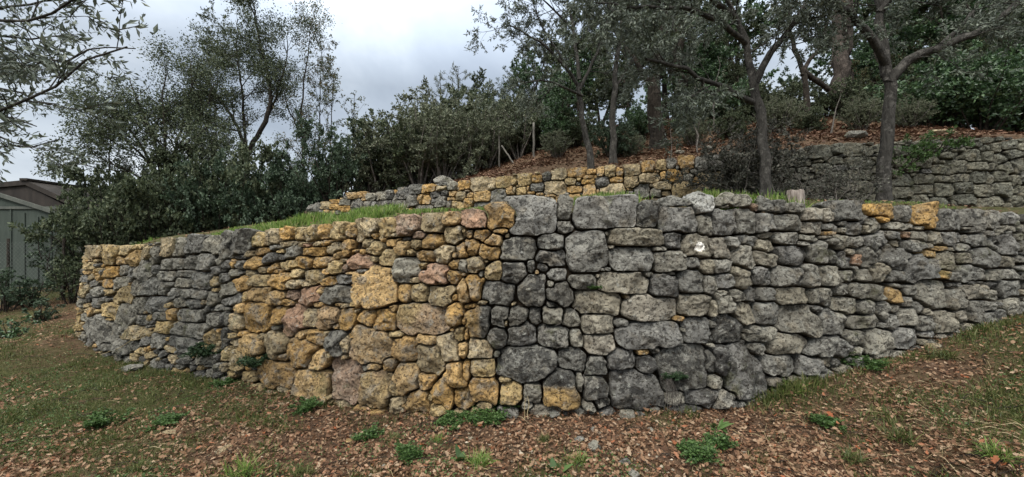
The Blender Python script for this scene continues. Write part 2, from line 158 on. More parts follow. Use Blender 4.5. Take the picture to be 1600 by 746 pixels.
# stones of each wall: position along it, height, half width, half height, kind of stone, tilt
STONES1 = """19.32,1.64,0.09,0.188,g 19.68,1.68,0.28,0.166,g 20.04,1.72,0.17,0.096,t 20.36,1.75,0.16,0.107,t 20.62,1.79,0.14,0.096,o 20.88,1.79,0.12,0.086,t 21.1,1.8,0.12,0.096,t 21.3,1.82,0.12,0.091,o 21.54,1.82,0.15,0.101,t 21.72,1.84,0.1,0.077,o 19.9,1.54,0.09,0.066,t 20.14,1.58,0.18,0.06,o 19.7,1.5,0.12,0.036,d 19.56,1.4,0.06,0.071,o 19.76,1.4,0.13,0.063,d 19.38,1.37,0.11,0.081,d 20.02,1.42,0.18,0.091,o 20.3,1.49,0.13,0.085,d 20.42,1.64,0.1,0.051,g 20.64,1.68,0.14,0.05,t 20.94,1.67,0.09,0.045,t 21.04,1.66,0.09,0.032,p 21.22,1.68,0.08,0.04,g 21.4,1.69,0.08,0.047,o 21.5,1.62,0.13,0.087,t 21.58,1.55,0.07,0.058,o 21.7,1.62,0.07,0.103,o 20.56,1.58,0.11,0.033,g 20.52,1.51,0.12,0.062,d 20.78,1.57,0.13,0.086,g 21.14,1.58,0.24,0.061,o 21.02,1.46,0.15,0.08,o 20.64,1.4,0.1,0.07,t 20.84,1.43,0.12,0.066,t 21.32,1.44,0.16,0.089,o 21.5,1.49,0.04,0.039,o 20.42,1.36,0.15,0.075,o 20.18,1.33,0.1,0.055,t 19.94,1.27,0.12,0.056,t 19.74,1.28,0.07,0.026,g 19.58,1.27,0.17,0.062,g 19.4,1.2,0.11,0.076,d 21.58,1.4,0.14,0.08,t 21.4,1.35,0.08,0.062,o 20.9,1.31,0.12,0.064,t 20.52,1.32,0.1,0.046,o 20.58,1.21,0.21,0.114,o,-15 21.2,1.27,0.2,0.097,t,20 20.18,1.18,0.21,0.089,t 19.78,1.14,0.17,0.104,o 21.66,1.48,0.07,0.023,o 21.46,1.21,0.12,0.069,o 20.86,1.17,0.2,0.064,t 21.1,1.18,0.08,0.051,t 19.52,1.02,0.18,0.114,g 20.22,1.02,0.24,0.105,o 21.16,1.03,0.2,0.121,p 21.34,1.1,0.08,0.054,o 21.62,1.07,0.27,0.119,g,-8 20.84,1.03,0.12,0.071,p 20.56,0.99,0.18,0.097,o 19.9,0.96,0.11,0.085,g 19.6,0.9,0.19,0.093,g 20.76,0.94,0.12,0.053,o 21.66,0.96,0.11,0.026,o 21.3,0.94,0.08,0.042,o 20.2,0.7,0.3,0.193,o 20.6,0.74,0.15,0.117,o 19.82,0.8,0.16,0.075,o 19.74,0.6,0.17,0.124,t 19.46,0.63,0.06,0.099,d 19.56,0.63,0.11,0.093,g 19.52,0.37,0.07,0.146,d 19.7,0.42,0.11,0.048,t 19.76,0.34,0.11,0.058,t 19.94,0.47,0.11,0.047,o 20.12,0.33,0.26,0.155,o 20.32,0.47,0.07,0.056,t 20.6,0.38,0.23,0.189,t 20.6,0.61,0.1,0.035,d 20.9,0.7,0.26,0.163,p,30 21.2,0.77,0.11,0.121,t 21.48,0.78,0.17,0.137,p 21.78,0.79,0.12,0.139,o 21.1,0.56,0.09,0.069,o 21.32,0.54,0.17,0.102,o 21.48,0.61,0.04,0.035,t 21.66,0.51,0.17,0.162,g 21.62,0.7,0.06,0.042,o 21.14,0.35,0.31,0.192,o,15 20.76,0.26,0.1,0.058,o 21.38,0.3,0.14,0.135,o 21.56,0.37,0.06,0.037,t 21.78,0.36,0.04,0.045,t 19.62,0.16,0.12,0.096,t 19.86,0.11,0.18,0.125,t 19.6,-0.01,0.08,0.058,t 20.18,0.14,0.08,0.041,o 20.3,0.19,0.07,0.04,o 20.08,0.06,0.05,0.061,o 20.7,0.04,0.39,0.156,o 21.28,0.01,0.3,0.181,o 21.8,0.12,0.24,0.238,p 20.12,-0.08,0.19,0.066,g 20.8,-0.13,0.11,0.038,t 21.62,1.83,0.03,0.088,t 21.96,1.84,0.15,0.112,t 22.26,1.84,0.15,0.109,g 22.54,1.87,0.15,0.111,p 22.84,1.89,0.15,0.101,g 23.08,1.94,0.11,0.072,o 22.08,1.77,0.04,0.048,o 22.36,1.78,0.07,0.031,t 22.22,1.72,0.03,0.032,o 22.34,1.69,0.1,0.055,o 22.52,1.73,0.06,0.029,g 22.68,1.78,0.1,0.053,p 22.66,1.67,0.07,0.065,t 22.88,1.7,0.13,0.094,o 23.12,1.77,0.13,0.096,t 22,1.69,0.08,0.072,t 21.94,1.58,0.05,0.042,o 22.12,1.62,0.12,0.084,t,-20 22.5,1.63,0.1,0.098,o 22.6,1.58,0.06,0.05,t 22.8,1.54,0.14,0.072,o 23.02,1.57,0.12,0.1,t 23.14,1.55,0.03,0.043,o 23.24,1.61,0.08,0.11,o 22.28,1.51,0.13,0.115,g 22.1,1.5,0.06,0.046,t 21.92,1.46,0.18,0.085,p 22.56,1.38,0.17,0.158,g 22.78,1.43,0.06,0.049,t 23.14,1.45,0.06,0.068,o 23.26,1.44,0.07,0.095,g 21.96,1.36,0.07,0.027,g 21.8,1.33,0.1,0.02,o 22.36,1.36,0.04,0.029,o 21.7,1.39,0.05,0.068,p 21.74,1.26,0.16,0.06,g 22.66,1.28,0.07,0.051,t 22.92,1.34,0.19,0.12,p,-12 23.14,1.32,0.13,0.081,o,-15 22.98,1.25,0.04,0.027,o 22.14,1.18,0.3,0.242,o,15 22.54,1.13,0.1,0.119,o 22.74,1.14,0.11,0.103,t 23.02,1.11,0.17,0.116,t 23.16,1.1,0.06,0.053,o 23.28,1.18,0.1,0.152,o 21.84,1.2,0.05,0.033,o 21.74,0.95,0.05,0.04,t 21.88,0.98,0.06,0.043,t 22.02,0.95,0.05,0.029,p 22.4,0.95,0.05,0.048,o 22.08,0.84,0.12,0.103,o,-20 22.3,0.8,0.15,0.132,o 22.8,0.84,0.33,0.17,u 23.16,0.93,0.1,0.14,o 23.28,0.86,0.03,0.045,o 23.24,0.72,0.07,0.094,t 23.16,0.77,0.03,0.02,o 22.44,0.67,0.12,0.037,t 21.86,0.61,0.08,0.035,o 22.14,0.52,0.29,0.215,u 22.58,0.53,0.16,0.133,o 22.86,0.65,0.15,0.059,o,-10 21.78,0.51,0.07,0.135,g 23.1,0.58,0.12,0.168,g,20 22.92,0.44,0.17,0.18,t,15 23.28,0.57,0.07,0.099,o 22.06,0.26,0.07,0.045,g 22.2,0.3,0.09,0.042,o 22.4,0.34,0.1,0.083,o 22.62,0.21,0.16,0.155,o 22.88,0.21,0.11,0.104,o 23.2,0.31,0.14,0.13,o 22.24,0.05,0.23,0.206,u 22.48,0.09,0.09,0.083,t 23.04,0.11,0.13,0.146,o,15 22.8,-0.01,0.15,0.114,o 22.5,-0.09,0.12,0.09,t 23.02,-0.05,0.09,0.067,t 23.28,0.07,0.1,0.112,o 22.6,-0.08,0.04,0.021,o 22.94,0.05,0.05,0.051,t 23.36,1.93,0.14,0.098,p 23.68,1.95,0.18,0.13,o 24,1.94,0.25,0.181,g,-6 24.34,2.03,0.09,0.12,g,-15 24.34,1.85,0.1,0.073,d 23.24,1.8,0.03,0.065,t 23.3,1.78,0.04,0.056,o 23.44,1.77,0.1,0.068,o 23.66,1.81,0.09,0.039,o 23.72,1.76,0.03,0.031,t 23.58,1.7,0.1,0.086,o,20 23.32,1.63,0.1,0.104,o 23.54,1.59,0.13,0.098,o,18 23.84,1.62,0.2,0.128,g 24.18,1.69,0.14,0.109,d 24.18,1.52,0.17,0.103,d 24.56,1.59,0.22,0.24,g 23.36,1.45,0.13,0.102,t 23.5,1.49,0.03,0.02,t 23.58,1.39,0.11,0.106,t 23.8,1.37,0.14,0.119,d 23.98,1.44,0.05,0.075,d 24.1,1.44,0.07,0.06,d 24.04,1.38,0.03,0.028,o 24.26,1.36,0.11,0.079,g 23.44,1.35,0.03,0.053,g 23.36,1.2,0.12,0.164,o 23.26,1.35,0.03,0.031,o 23.62,1.15,0.21,0.126,d 23.98,1.19,0.15,0.164,d 24.28,1.15,0.14,0.126,d,15 24.18,1.25,0.04,0.048,g 24.5,1.28,0.15,0.085,g 23.34,1.01,0.08,0.03,o 23.48,1.06,0.07,0.03,t 23.8,1.05,0.03,0.02,t 24.2,1.04,0.08,0.048,g 23.44,0.86,0.15,0.185,h,-8 23.3,0.72,0.04,0.09,o 23.64,0.91,0.11,0.128,d 23.72,0.85,0.03,0.047,t 23.84,0.9,0.1,0.14,d,-15 24.02,0.92,0.07,0.093,d 24.2,0.95,0.11,0.109,g 23.62,0.71,0.12,0.109,d,-20 23.88,0.75,0.15,0.135,d 24.22,0.71,0.17,0.114,d 24.4,0.9,0.1,0.101,g 24.44,0.71,0.08,0.094,g 23.42,0.58,0.16,0.112,t 23.64,0.54,0.04,0.035,g 23.94,0.44,0.32,0.179,d,6 24.4,0.49,0.15,0.114,d 23.48,0.39,0.14,0.103,t 23.3,0.34,0.05,0.117,o 23.5,0.18,0.16,0.122,o 23.72,0.28,0.08,0.029,t 23.78,0.16,0.12,0.113,t 24,0.17,0.1,0.105,t 24.26,0.23,0.17,0.188,h 23.52,0.02,0.07,0.042,t 24.76,1.98,0.35,0.153,g,3 25.24,1.97,0.12,0.132,d 25.58,1.93,0.24,0.15,g,6 25.6,2.12,0.15,0.046,g 25.9,2.09,0.13,0.103,w 25.92,1.89,0.11,0.13,g 25.1,1.75,0.33,0.1,t 24.78,1.78,0.03,0.031,t 25.52,1.72,0.11,0.102,d 25.78,1.65,0.17,0.132,t 24.82,1.64,0.03,0.022,t 25.04,1.51,0.24,0.126,g 25.36,1.62,0.09,0.032,t 25.46,1.49,0.18,0.117,t 25.62,1.55,0.03,0.029,t 25.72,1.48,0.09,0.08,d 25.9,1.43,0.11,0.086,t 24.96,1.27,0.28,0.115,t 24.72,1.41,0.03,0.024,g 24.78,1.41,0.05,0.025,g 24.68,1.34,0.03,0.025,t 25.22,1.35,0.06,0.034,g 25.48,1.36,0.05,0.024,t 25.38,1.23,0.15,0.13,d 25.68,1.27,0.16,0.127,g 25.88,1.23,0.07,0.118,g 24.66,1.06,0.25,0.125,t 24.98,1.12,0.04,0.029,o 25.22,1,0.3,0.145,t 25.74,1.03,0.22,0.125,t 24.66,0.85,0.18,0.118,t 24.92,0.85,0.1,0.05,g 25.2,0.73,0.38,0.142,g 25.54,0.89,0.07,0.036,o 25.74,0.76,0.17,0.132,g 25.92,0.82,0.05,0.054,g 25.58,0.77,0.03,0.025,g 24.68,0.65,0.18,0.115,t 24.9,0.49,0.14,0.107,d 25.12,0.56,0.08,0.031,o 25.26,0.58,0.05,0.042,g 25.16,0.43,0.11,0.103,d 24.64,0.43,0.12,0.096,d 25.56,0.39,0.32,0.229,d 25.86,0.61,0.05,0.02,g 25.88,0.45,0.06,0.148,d 24.64,0.23,0.12,0.12,d 25.04,0.2,0.29,0.18,d 24.46,0.28,0.04,0.09,g 25.44,0.09,0.12,0.075,t 25.76,0.08,0.21,0.084,d 25.9,0.22,0.08,0.078,g 26.16,2.13,0.11,0.053,g 26.16,2.09,0.09,0.026,t 26.4,2.15,0.12,0.071,g 26.56,2.08,0.06,0.05,p 26.12,1.91,0.18,0.15,g 26.44,1.92,0.14,0.16,g 26.72,2.08,0.11,0.051,d 26.7,1.92,0.12,0.136,g 26.9,2.09,0.07,0.075,d 27.1,2.08,0.12,0.06,g 26.98,1.92,0.16,0.106,g 27.32,2.01,0.17,0.072,t 27.34,1.86,0.16,0.08,t 27.58,2.01,0.08,0.081,t 27.6,1.87,0.1,0.055,g 26.72,1.78,0.1,0.058,t,25 27.56,1.8,0.06,0.038,o 27.5,1.75,0.058,0.022,t 26.96,1.74,0.15,0.082,g 27.26,1.74,0.131,0.05,g 27.18,1.68,0.07,0.039,g 27.58,1.7,0.11,0.056,g 26.46,1.72,0.15,0.066,g,-10 26.22,1.69,0.09,0.075,g 26.68,1.65,0.13,0.094,t 26.08,1.63,0.13,0.121,t 25.94,1.65,0.03,0.107,t 26.38,1.5,0.15,0.153,t,20 26.7,1.5,0.18,0.089,t,-15 27.04,1.54,0.2,0.119,d 27.42,1.56,0.18,0.13,g 26.04,1.43,0.14,0.084,g 26.32,1.32,0.16,0.144,t,30 26.12,1.28,0.13,0.095,g 25.94,1.25,0.05,0.098,g 26.6,1.32,0.14,0.099,d 26.88,1.32,0.15,0.125,g 27.1,1.31,0.09,0.112,d 27.26,1.32,0.13,0.144,g 27.5,1.31,0.14,0.133,g 26.06,1.14,0.08,0.042,g 26.06,1.05,0.12,0.126,g 26.22,1.12,0.12,0.077,g 26.44,1.11,0.1,0.09,g 26.62,1.11,0.13,0.076,g 26.98,1.09,0.22,0.095,t 27.38,1.07,0.17,0.11,g 27.28,0.94,0.09,0.06,g 25.92,1,0.05,0.112,t 26.32,0.92,0.15,0.118,t 26.62,0.91,0.17,0.125,g 27.06,0.8,0.27,0.186,t 27.46,0.78,0.15,0.162,g 26.08,0.77,0.19,0.158,d 26.5,0.69,0.18,0.093,g 25.88,0.67,0.03,0.048,d 26.34,0.73,0.03,0.031,g 26.88,0.57,0.3,0.134,t,12 27.34,0.51,0.26,0.114,g,10 26.46,0.52,0.13,0.088,g 25.96,0.46,0.13,0.148,d 26.3,0.33,0.25,0.282,d 26.72,0.35,0.26,0.118,g 27.16,0.32,0.17,0.106,g 27.36,0.35,0.11,0.06,t 25.94,0.06,0.12,0.085,d 27.32,0.2,0.13,0.051,g 27.2,0.43,0.05,0.028,t 27.86,2.06,0.26,0.111,g 28.18,2.08,0.16,0.071,O 28.42,2.05,0.12,0.094,O 28.32,1.97,0.11,0.051,O 28.68,2.03,0.14,0.096,g 29.02,2,0.25,0.129,O,12 29.42,1.96,0.23,0.129,g 29.82,1.96,0.2,0.131,g 29.72,1.88,0.07,0.027,t 30.18,1.98,0.18,0.11,g 30.42,2,0.09,0.071,g 30.6,2.01,0.11,0.08,g 27.9,1.86,0.11,0.089,g 28.1,1.86,0.03,0.056,t 28.22,1.9,0.13,0.105,g 28.52,1.89,0.16,0.066,g 28.74,1.9,0.08,0.04,g 28.92,1.88,0.104,0.04,t 28.46,1.78,0.15,0.076,g 28.7,1.79,0.1,0.04,p 28.9,1.77,0.13,0.086,g 29.18,1.76,0.14,0.089,t 29.42,1.76,0.17,0.094,g 29.82,1.72,0.229,0.088,g,8 27.7,1.69,0.15,0.087,g 27.92,1.7,0.13,0.074,g 28.24,1.71,0.19,0.1,g,25 28.5,1.69,0.09,0.065,t 28.8,1.67,0.16,0.08,g,15 29.2,1.62,0.106,0.041,O 29.04,1.55,0.143,0.055,O 29.58,1.64,0.15,0.06,g 29.92,1.5,0.23,0.137,g 30.16,1.66,0.11,0.101,g 30.42,1.65,0.18,0.125,g 27.82,1.58,0.1,0.059,t 27.9,1.49,0.06,0.073,p 28.06,1.52,0.12,0.127,g 28.26,1.58,0.08,0.061,g 28.46,1.51,0.24,0.147,g,-25 28.84,1.38,0.29,0.151,g 29.32,1.46,0.16,0.111,t 29.58,1.5,0.15,0.079,t 27.56,1.54,0.05,0.111,d 27.7,1.49,0.12,0.107,d 27.74,1.31,0.13,0.065,t 28,1.31,0.13,0.075,g 28.24,1.35,0.15,0.109,t,25 28.46,1.31,0.15,0.071,g 29.18,1.3,0.11,0.066,o 29.66,1.32,0.23,0.104,g 30.04,1.28,0.18,0.076,g 30.32,1.45,0.18,0.077,t 29.38,1.27,0.11,0.066,g 30.38,1.28,0.16,0.079,g 27.64,1.14,0.1,0.074,g 27.88,1.12,0.17,0.081,g 28.16,1.1,0.11,0.106,g 28.4,1.05,0.12,0.094,O 28.62,1.11,0.12,0.068,g 28.98,1.07,0.24,0.188,g 29.38,0.99,0.21,0.132,t 29.7,1.07,0.21,0.093,t,8 30,1.03,0.14,0.072,g 30.32,1.11,0.19,0.106,g 30.34,0.89,0.12,0.113,g 27.66,0.97,0.19,0.105,g 27.98,0.93,0.13,0.092,g 28.22,0.9,0.12,0.111,g 28.4,0.91,0.08,0.058,t 28.58,0.99,0.12,0.074,g 28.76,0.91,0.06,0.083,g 28.56,0.8,0.15,0.116,t 28.86,0.85,0.07,0.072,t 28.82,0.73,0.15,0.102,g,25 29.1,0.74,0.17,0.136,t 29.44,0.79,0.13,0.081,t 29.66,0.83,0.12,0.152,g 29.9,0.89,0.13,0.067,g 29.96,0.73,0.21,0.087,d 27.56,0.78,0.13,0.154,g 27.92,0.77,0.217,0.083,t,8 28.3,0.76,0.1,0.092,g 27.78,0.6,0.15,0.097,g 28.1,0.52,0.18,0.152,g 28.48,0.58,0.18,0.125,g 27.54,0.5,0.13,0.113,g 27.8,0.45,0.1,0.05,g 28.82,0.6,0.116,0.045,g 27.5,1.09,0.04,0.072,g 29.06,0.56,0.079,0.03,t 29.52,0.65,0.14,0.054,t 27.46,0.34,0.09,0.049,g 15.4,1.53,0.25,0.107,t 15.9,1.47,0.34,0.154,t 16.5,1.56,0.22,0.085,t 16.8,1.44,0.26,0.141,O 16.34,1.4,0.199,0.077,o 17.16,1.52,0.11,0.117,t 17.46,1.51,0.2,0.14,g 17.8,1.61,0.16,0.141,t 18.14,1.62,0.18,0.137,g 18.54,1.66,0.3,0.13,g 19.02,1.66,0.21,0.115,g 14.6,1.35,0.23,0.094,g 15.76,1.3,0.03,0.061,O 14.78,1.17,0.03,0.102,g 15.54,1.18,0.03,0.071,O 15.78,1.19,0.03,0.065,g 16.08,1.19,0.254,0.098,O 16.5,1.22,0.17,0.112,g 16.8,1.2,0.15,0.09,g 17.18,1.24,0.3,0.16,g,-30 17.84,1.37,0.2,0.097,g 18.18,1.37,0.17,0.103,g 18.5,1.41,0.17,0.118,g 18.84,1.42,0.22,0.137,g 14.52,0.99,0.03,0.088,O 15,1.03,0.11,0.062,g 15,0.87,0.03,0.091,o 14.88,0.84,0.03,0.12,o 14.34,0.77,0.03,0.176,O,25 16.02,0.99,0.222,0.085,o 16.42,1.02,0.304,0.117,g,15 17.04,0.95,0.2,0.136,g 17.44,1.01,0.23,0.156,g 17.56,1.27,0.1,0.078,g 17.84,1.18,0.207,0.079,g 18.36,1.23,0.31,0.059,g 18.34,1.1,0.218,0.084,g 18.86,1.15,0.23,0.125,g 17.88,0.99,0.2,0.098,g 13.96,0.59,0.451,0.173,d 16.56,0.8,0.38,0.155,t,15 14.82,0.63,0.19,0.077,t 15,0.73,0.03,0.073,g 18.1,0.91,0.2,0.082,g,-25 18.62,0.93,0.34,0.079,g 14.66,0.32,0.45,0.243,t 16.22,0.54,0.343,0.132,t 17.18,0.69,0.2,0.133,g 17.62,0.72,0.316,0.122,g 18.04,0.73,0.08,0.044,t 18.32,0.8,0.21,0.095,g 18.72,0.82,0.17,0.092,g 18.16,0.6,0.13,0.102,o 16.72,0.5,0.35,0.176,g,-25 17.84,0.55,0.213,0.082,g 17.2,0.44,0.221,0.085,d 18.64,0.62,0.34,0.106,g 19.24,0.61,0.27,0.082,g 17.94,0.4,0.268,0.103,t 16.04,0.16,0.537,0.206,g,-30 17.16,0.23,0.32,0.131,t 18.42,0.4,0.21,0.107,g 18.9,0.42,0.27,0.123,g 17.4,0.14,0.17,0.083,g 16.22,-0.08,0.2,0.097,g 16.7,-0.02,0.23,0.11,g 17.08,0.02,0.15,0.092,g 17.84,0.18,0.2,0.102,g 19.18,0.36,0.19,0.095,t 18.54,0.2,0.37,0.105,g 17.66,-0.07,0.134,0.052,t 19.12,0.18,0.14,0.054,t 18.22,0.08,0.149,0.057,t 14.74,-0.02,0.289,0.111,g 17.24,-0.29,0.138,0.053,g 19.16,0.06,0.21,0.093,g"""
STONES2 = """11.8,2.74,0.12,0.111,g 12.02,2.77,0.11,0.13,g 12.3,2.83,0.2,0.095,t 12.64,2.93,0.18,0.055,o 13,2.89,0.22,0.088,g 13.26,3.06,0.18,0.087,o 13.56,3.08,0.15,0.085,o 12.66,2.77,0.16,0.089,o 13.02,2.71,0.2,0.097,O 13.44,2.79,0.24,0.187,d 12.4,2.64,0.09,0.069,o 12.6,2.63,0.09,0.069,o 12.78,2.61,0.12,0.065,g 13.92,3,0.16,0.095,g 14.26,3.01,0.19,0.117,g 13.66,2.95,0.1,0.048,o 13.82,2.77,0.14,0.143,g 14.02,2.76,0.09,0.123,g 14.4,2.73,0.29,0.196,d 14.56,3.03,0.14,0.116,d 14.76,3.11,0.11,0.052,o 14.72,2.89,0.1,0.149,g 15,3.04,0.22,0.143,d 15.38,3.13,0.22,0.109,g 15.8,3.13,0.2,0.098,o 14.94,2.74,0.18,0.128,g 15.28,2.83,0.18,0.139,g 15.54,2.88,0.1,0.117,o 15.76,2.85,0.13,0.112,o 16.02,2.97,0.16,0.084,d 16.22,3.13,0.19,0.076,t 16.3,3,0.12,0.075,d 16.24,3.22,0.15,0.039,g 16.52,3.16,0.14,0.099,g 16.2,2.78,0.15,0.139,g 15.98,2.79,0.08,0.096,g 16.84,3.15,0.17,0.106,o 16.56,2.96,0.11,0.073,o 16.8,2.89,0.15,0.12,t 17.04,2.91,0.11,0.068,o 17.28,3.14,0.22,0.158,t 17.62,3.13,0.1,0.138,t 17.38,2.86,0.23,0.137,O 17.9,3.16,0.2,0.128,t 17.8,2.84,0.2,0.185,g 18.18,3.2,0.08,0.111,t 18.12,2.97,0.13,0.111,o 18.38,2.94,0.13,0.097,t 18.16,2.73,0.16,0.118,t 17.02,2.72,0.13,0.122,o 16.5,2.84,0.16,0.048,o 16.48,2.68,0.07,0.115,g 16.7,2.63,0.2,0.153,t 17.36,2.6,0.25,0.128,g 16.98,2.52,0.1,0.054,t 17.8,2.58,0.2,0.073,o 15.66,2.63,0.31,0.08,g 16.24,2.55,0.28,0.078,t 14.54,2.52,0.27,0.046,g 13.2,2.54,0.24,0.067,g 14.04,2.58,0.19,0.053,g 18.44,3.21,0.16,0.133,t 18.74,3.22,0.13,0.099,o 18.98,3.26,0.11,0.104,d 19.26,3.28,0.18,0.122,t 19.66,3.31,0.2,0.105,o 19.96,3.21,0.16,0.054,o 20.2,3.3,0.09,0.111,o 20,3.32,0.11,0.062,o 20.4,3.3,0.12,0.119,t 20.62,3.29,0.09,0.091,o 20.88,3.3,0.18,0.121,t 21.2,3.35,0.14,0.116,o 21.48,3.38,0.11,0.104,t 21.68,3.4,0.11,0.106,d 21.96,3.39,0.16,0.131,o 22.26,3.34,0.13,0.143,g 22.54,3.35,0.14,0.142,g 21.8,3.32,0.05,0.051,g 19.52,3.13,0.14,0.088,t 19.72,3.16,0.05,0.047,t 19.92,3.1,0.16,0.057,o 20.24,3.06,0.15,0.126,d 20.54,3.11,0.15,0.071,O 20.86,3.05,0.16,0.129,t 21.22,3.12,0.22,0.11,t 21.38,3.26,0.06,0.03,o 21.52,3.15,0.07,0.103,o 21.74,3.13,0.15,0.141,O 21.94,3.21,0.09,0.051,o 22.12,3.21,0.08,0.065,g 22.02,3.09,0.1,0.082,g 22.32,3.08,0.13,0.111,t 22.16,3.01,0.09,0.09,O 18.2,2.98,0.04,0.102,t 18.54,3,0.04,0.069,o 18.76,3.01,0.17,0.096,g 19.18,2.99,0.26,0.158,t 19.62,2.94,0.19,0.082,o 19.96,2.87,0.15,0.161,o 20.46,2.83,0.27,0.2,t 20.14,2.87,0.04,0.061,o 21.08,2.84,0.16,0.153,g 20.82,2.89,0.07,0.036,o 20.82,2.77,0.09,0.087,g 21.5,2.94,0.18,0.102,t 21.36,2.79,0.12,0.11,g 21.56,2.78,0.09,0.054,t 21.94,2.84,0.24,0.147,t 22.32,2.82,0.15,0.123,t 22.54,2.79,0.1,0.091,t 22.7,2.75,0.07,0.084,g 22.6,2.95,0.15,0.084,t 18.28,2.7,0.12,0.147,t 18.6,2.72,0.16,0.121,O 18.82,2.86,0.1,0.048,o 18.9,2.72,0.12,0.076,g 19.1,2.71,0.07,0.071,t 19.5,2.67,0.3,0.132,O 19.06,2.82,0.14,0.039,o 18.62,2.89,0.1,0.04,o 25.08,3.49,0.24,0.121,g 25.08,3.25,0.22,0.12,g 25.06,3.02,0.2,0.111,g 25.02,2.8,0.25,0.111,g 24.68,2.96,0.16,0.103,g 24.4,3.47,0.21,0.122,g 25.84,3.45,0.11,0.129,g 25.82,3.23,0.13,0.111,g 25.72,3.05,0.04,0.136,g 26.16,3.46,0.19,0.103,g 26.2,3.25,0.2,0.102,g 26.74,3.38,0.17,0.068,g 26.48,3.29,0.07,0.077,g 26.56,3.11,0.14,0.102,g 26.86,3.15,0.22,0.14,g,10 27.22,3.38,0.16,0.111,g 27.28,3.18,0.2,0.085,g 27.5,3.36,0.12,0.111,g 27.68,3.55,0.11,0.095,g 27.94,3.59,0.14,0.086,g 27.98,3.41,0.13,0.094,g,15 27.74,3.32,0.15,0.103,g 27.56,3.16,0.1,0.077,g 27.82,3.13,0.14,0.119,g,30 26.6,2.93,0.15,0.073,g 26.92,2.95,0.18,0.093,g 27.28,2.96,0.15,0.107,g 27.48,2.95,0.07,0.11,g 27.68,2.98,0.14,0.119,g 27.96,2.91,0.13,0.102,g 26.58,2.71,0.2,0.131,g 26.96,2.76,0.17,0.118,g 27.34,2.69,0.2,0.114,g 27.7,2.73,0.16,0.126,g 25.78,2.67,0.18,0.11,g 26.2,2.73,0.21,0.093,g 26.14,2.54,0.15,0.097,g 26.46,2.47,0.18,0.1,g 27,2.53,0.21,0.109,g 27.34,2.47,0.14,0.1,g 27.6,2.52,0.13,0.092,g 27.94,2.51,0.1,0.1,g 25.86,2.9,0.18,0.119,g 26.24,2.92,0.17,0.093,g 28.02,3.17,0.09,0.153,g"""
# ---------------------------------------------------------------- helpers
def mesh(name, V, faces, mat=None, parent=None, smooth_=True, cols=None, attrs=None):
    """V (n,3); faces: list of (m,k) index arrays; cols: (n,3) colour attribute 'tint'; attrs: {name: (n,)}"""
    V = np.asarray(V, np.float32); me = bpy.data.meshes.new(name)
    me.vertices.add(len(V)); me.vertices.foreach_set('co', V.ravel())
    li = []; ls = []; lt = []; st = 0
    for F in faces:
        F = np.asarray(F, np.int32)
        if not len(F): continue
        k = F.shape[1]; li.append(F.ravel()); ls.append(st+np.arange(len(F))*k); lt.append(np.full(len(F), k)); st += F.size
    li = np.concatenate(li); ls = np.concatenate(ls); lt = np.concatenate(lt)
    me.loops.add(len(li)); me.loops.foreach_set('vertex_index', li)
    me.polygons.add(len(ls)); me.polygons.foreach_set('loop_start', ls.astype(np.int32)); me.polygons.foreach_set('loop_total', lt.astype(np.int32))
    me.polygons.foreach_set('use_smooth', np.full(len(ls), smooth_))
    if cols is not None:
        a = me.attributes.new('tint', 'FLOAT_COLOR', 'POINT'); a.data.foreach_set('color', np.c_[cols, np.ones(len(V))].astype(np.float32).ravel())
    for n, v in (attrs or {}).items():
        a = me.attributes.new(n, 'FLOAT', 'POINT'); a.data.foreach_set('value', np.asarray(v, np.float32))
    me.update(calc_edges=True); me.validate()
    if mat is not None: me.materials.append(mat)
    o = bpy.data.objects.new(name, me); C.objects.link(o)
    if parent is not None: o.parent = parent
    return o
def thing(name, label, cat, loc=(0, 0, 0), rz=0, group=None):
    o = bpy.data.objects.new(name, None); C.objects.link(o); o.empty_display_size = .2
    o.location = loc; o.rotation_euler = (0, 0, rz); return tag(o, label, cat, group)
def tag(o, label=None, cat=None, group=None, kind=None):
    if label: o['label'] = label
    if cat: o['category'] = cat
    if group: o['group'] = group
    if kind: o['kind'] = kind
    return o
def tree_copy(root, loc, rz=0, scale=1, label=None, group=None):
    r = root.copy(); C.objects.link(r); r.location = loc; r.rotation_euler = (0, 0, rz); r.scale = (scale,)*3 if np.isscalar(scale) else scale
    if label: r['label'] = label
    if group: r['group'] = group
    for ch in list(root.children):
        c = ch.copy(); C.objects.link(c); c.parent = r
    return r
def material(name, rough=.85, spec=.25):
    m = bpy.data.materials.new(name); m.use_nodes = True; t = m.node_tree; t.nodes.clear()
    o = N(t, 'ShaderNodeOutputMaterial'); b = N(t, 'ShaderNodeBsdfPrincipled'); b.inputs['Roughness'].default_value = rough
    b.inputs['Specular IOR Level'].default_value = spec; t.links.new(b.outputs[0], o.inputs[0])
    return m, t, b
def mixc(t, fac, a, b, mode='MIX'):
    n = t.nodes.new('ShaderNodeMix'); n.data_type = 'RGBA'; n.blend_type = mode
    for s, v in (('Factor', fac), ('A', a), ('B', b)):
        if hasattr(v, 'links') or hasattr(v, 'is_linked'): t.links.new(v, n.inputs[s])
        else: n.inputs[s].default_value = v if s == 'Factor' else tuple(v)+(1,)
    return n.outputs['Result']
def noise(t, scale, detail=4, rough=.6, vec=None, dist=0):
    n = N(t, 'ShaderNodeTexNoise', Scale=scale, Detail=detail, Roughness=rough, Distortion=dist)
    if vec is not None: t.links.new(vec, n.inputs['Vector'])
    return n.outputs['Fac']
def step(t, v, a, b, lo=0, hi=1):
    n = N(t, 'ShaderNodeMapRange', _interpolation_type='SMOOTHSTEP'); t.links.new(v, n.inputs['Value'])
    for k, x in (('From Min', a), ('From Max', b), ('To Min', lo), ('To Max', hi)): n.inputs[k].default_value = x
    return n.outputs['Result']
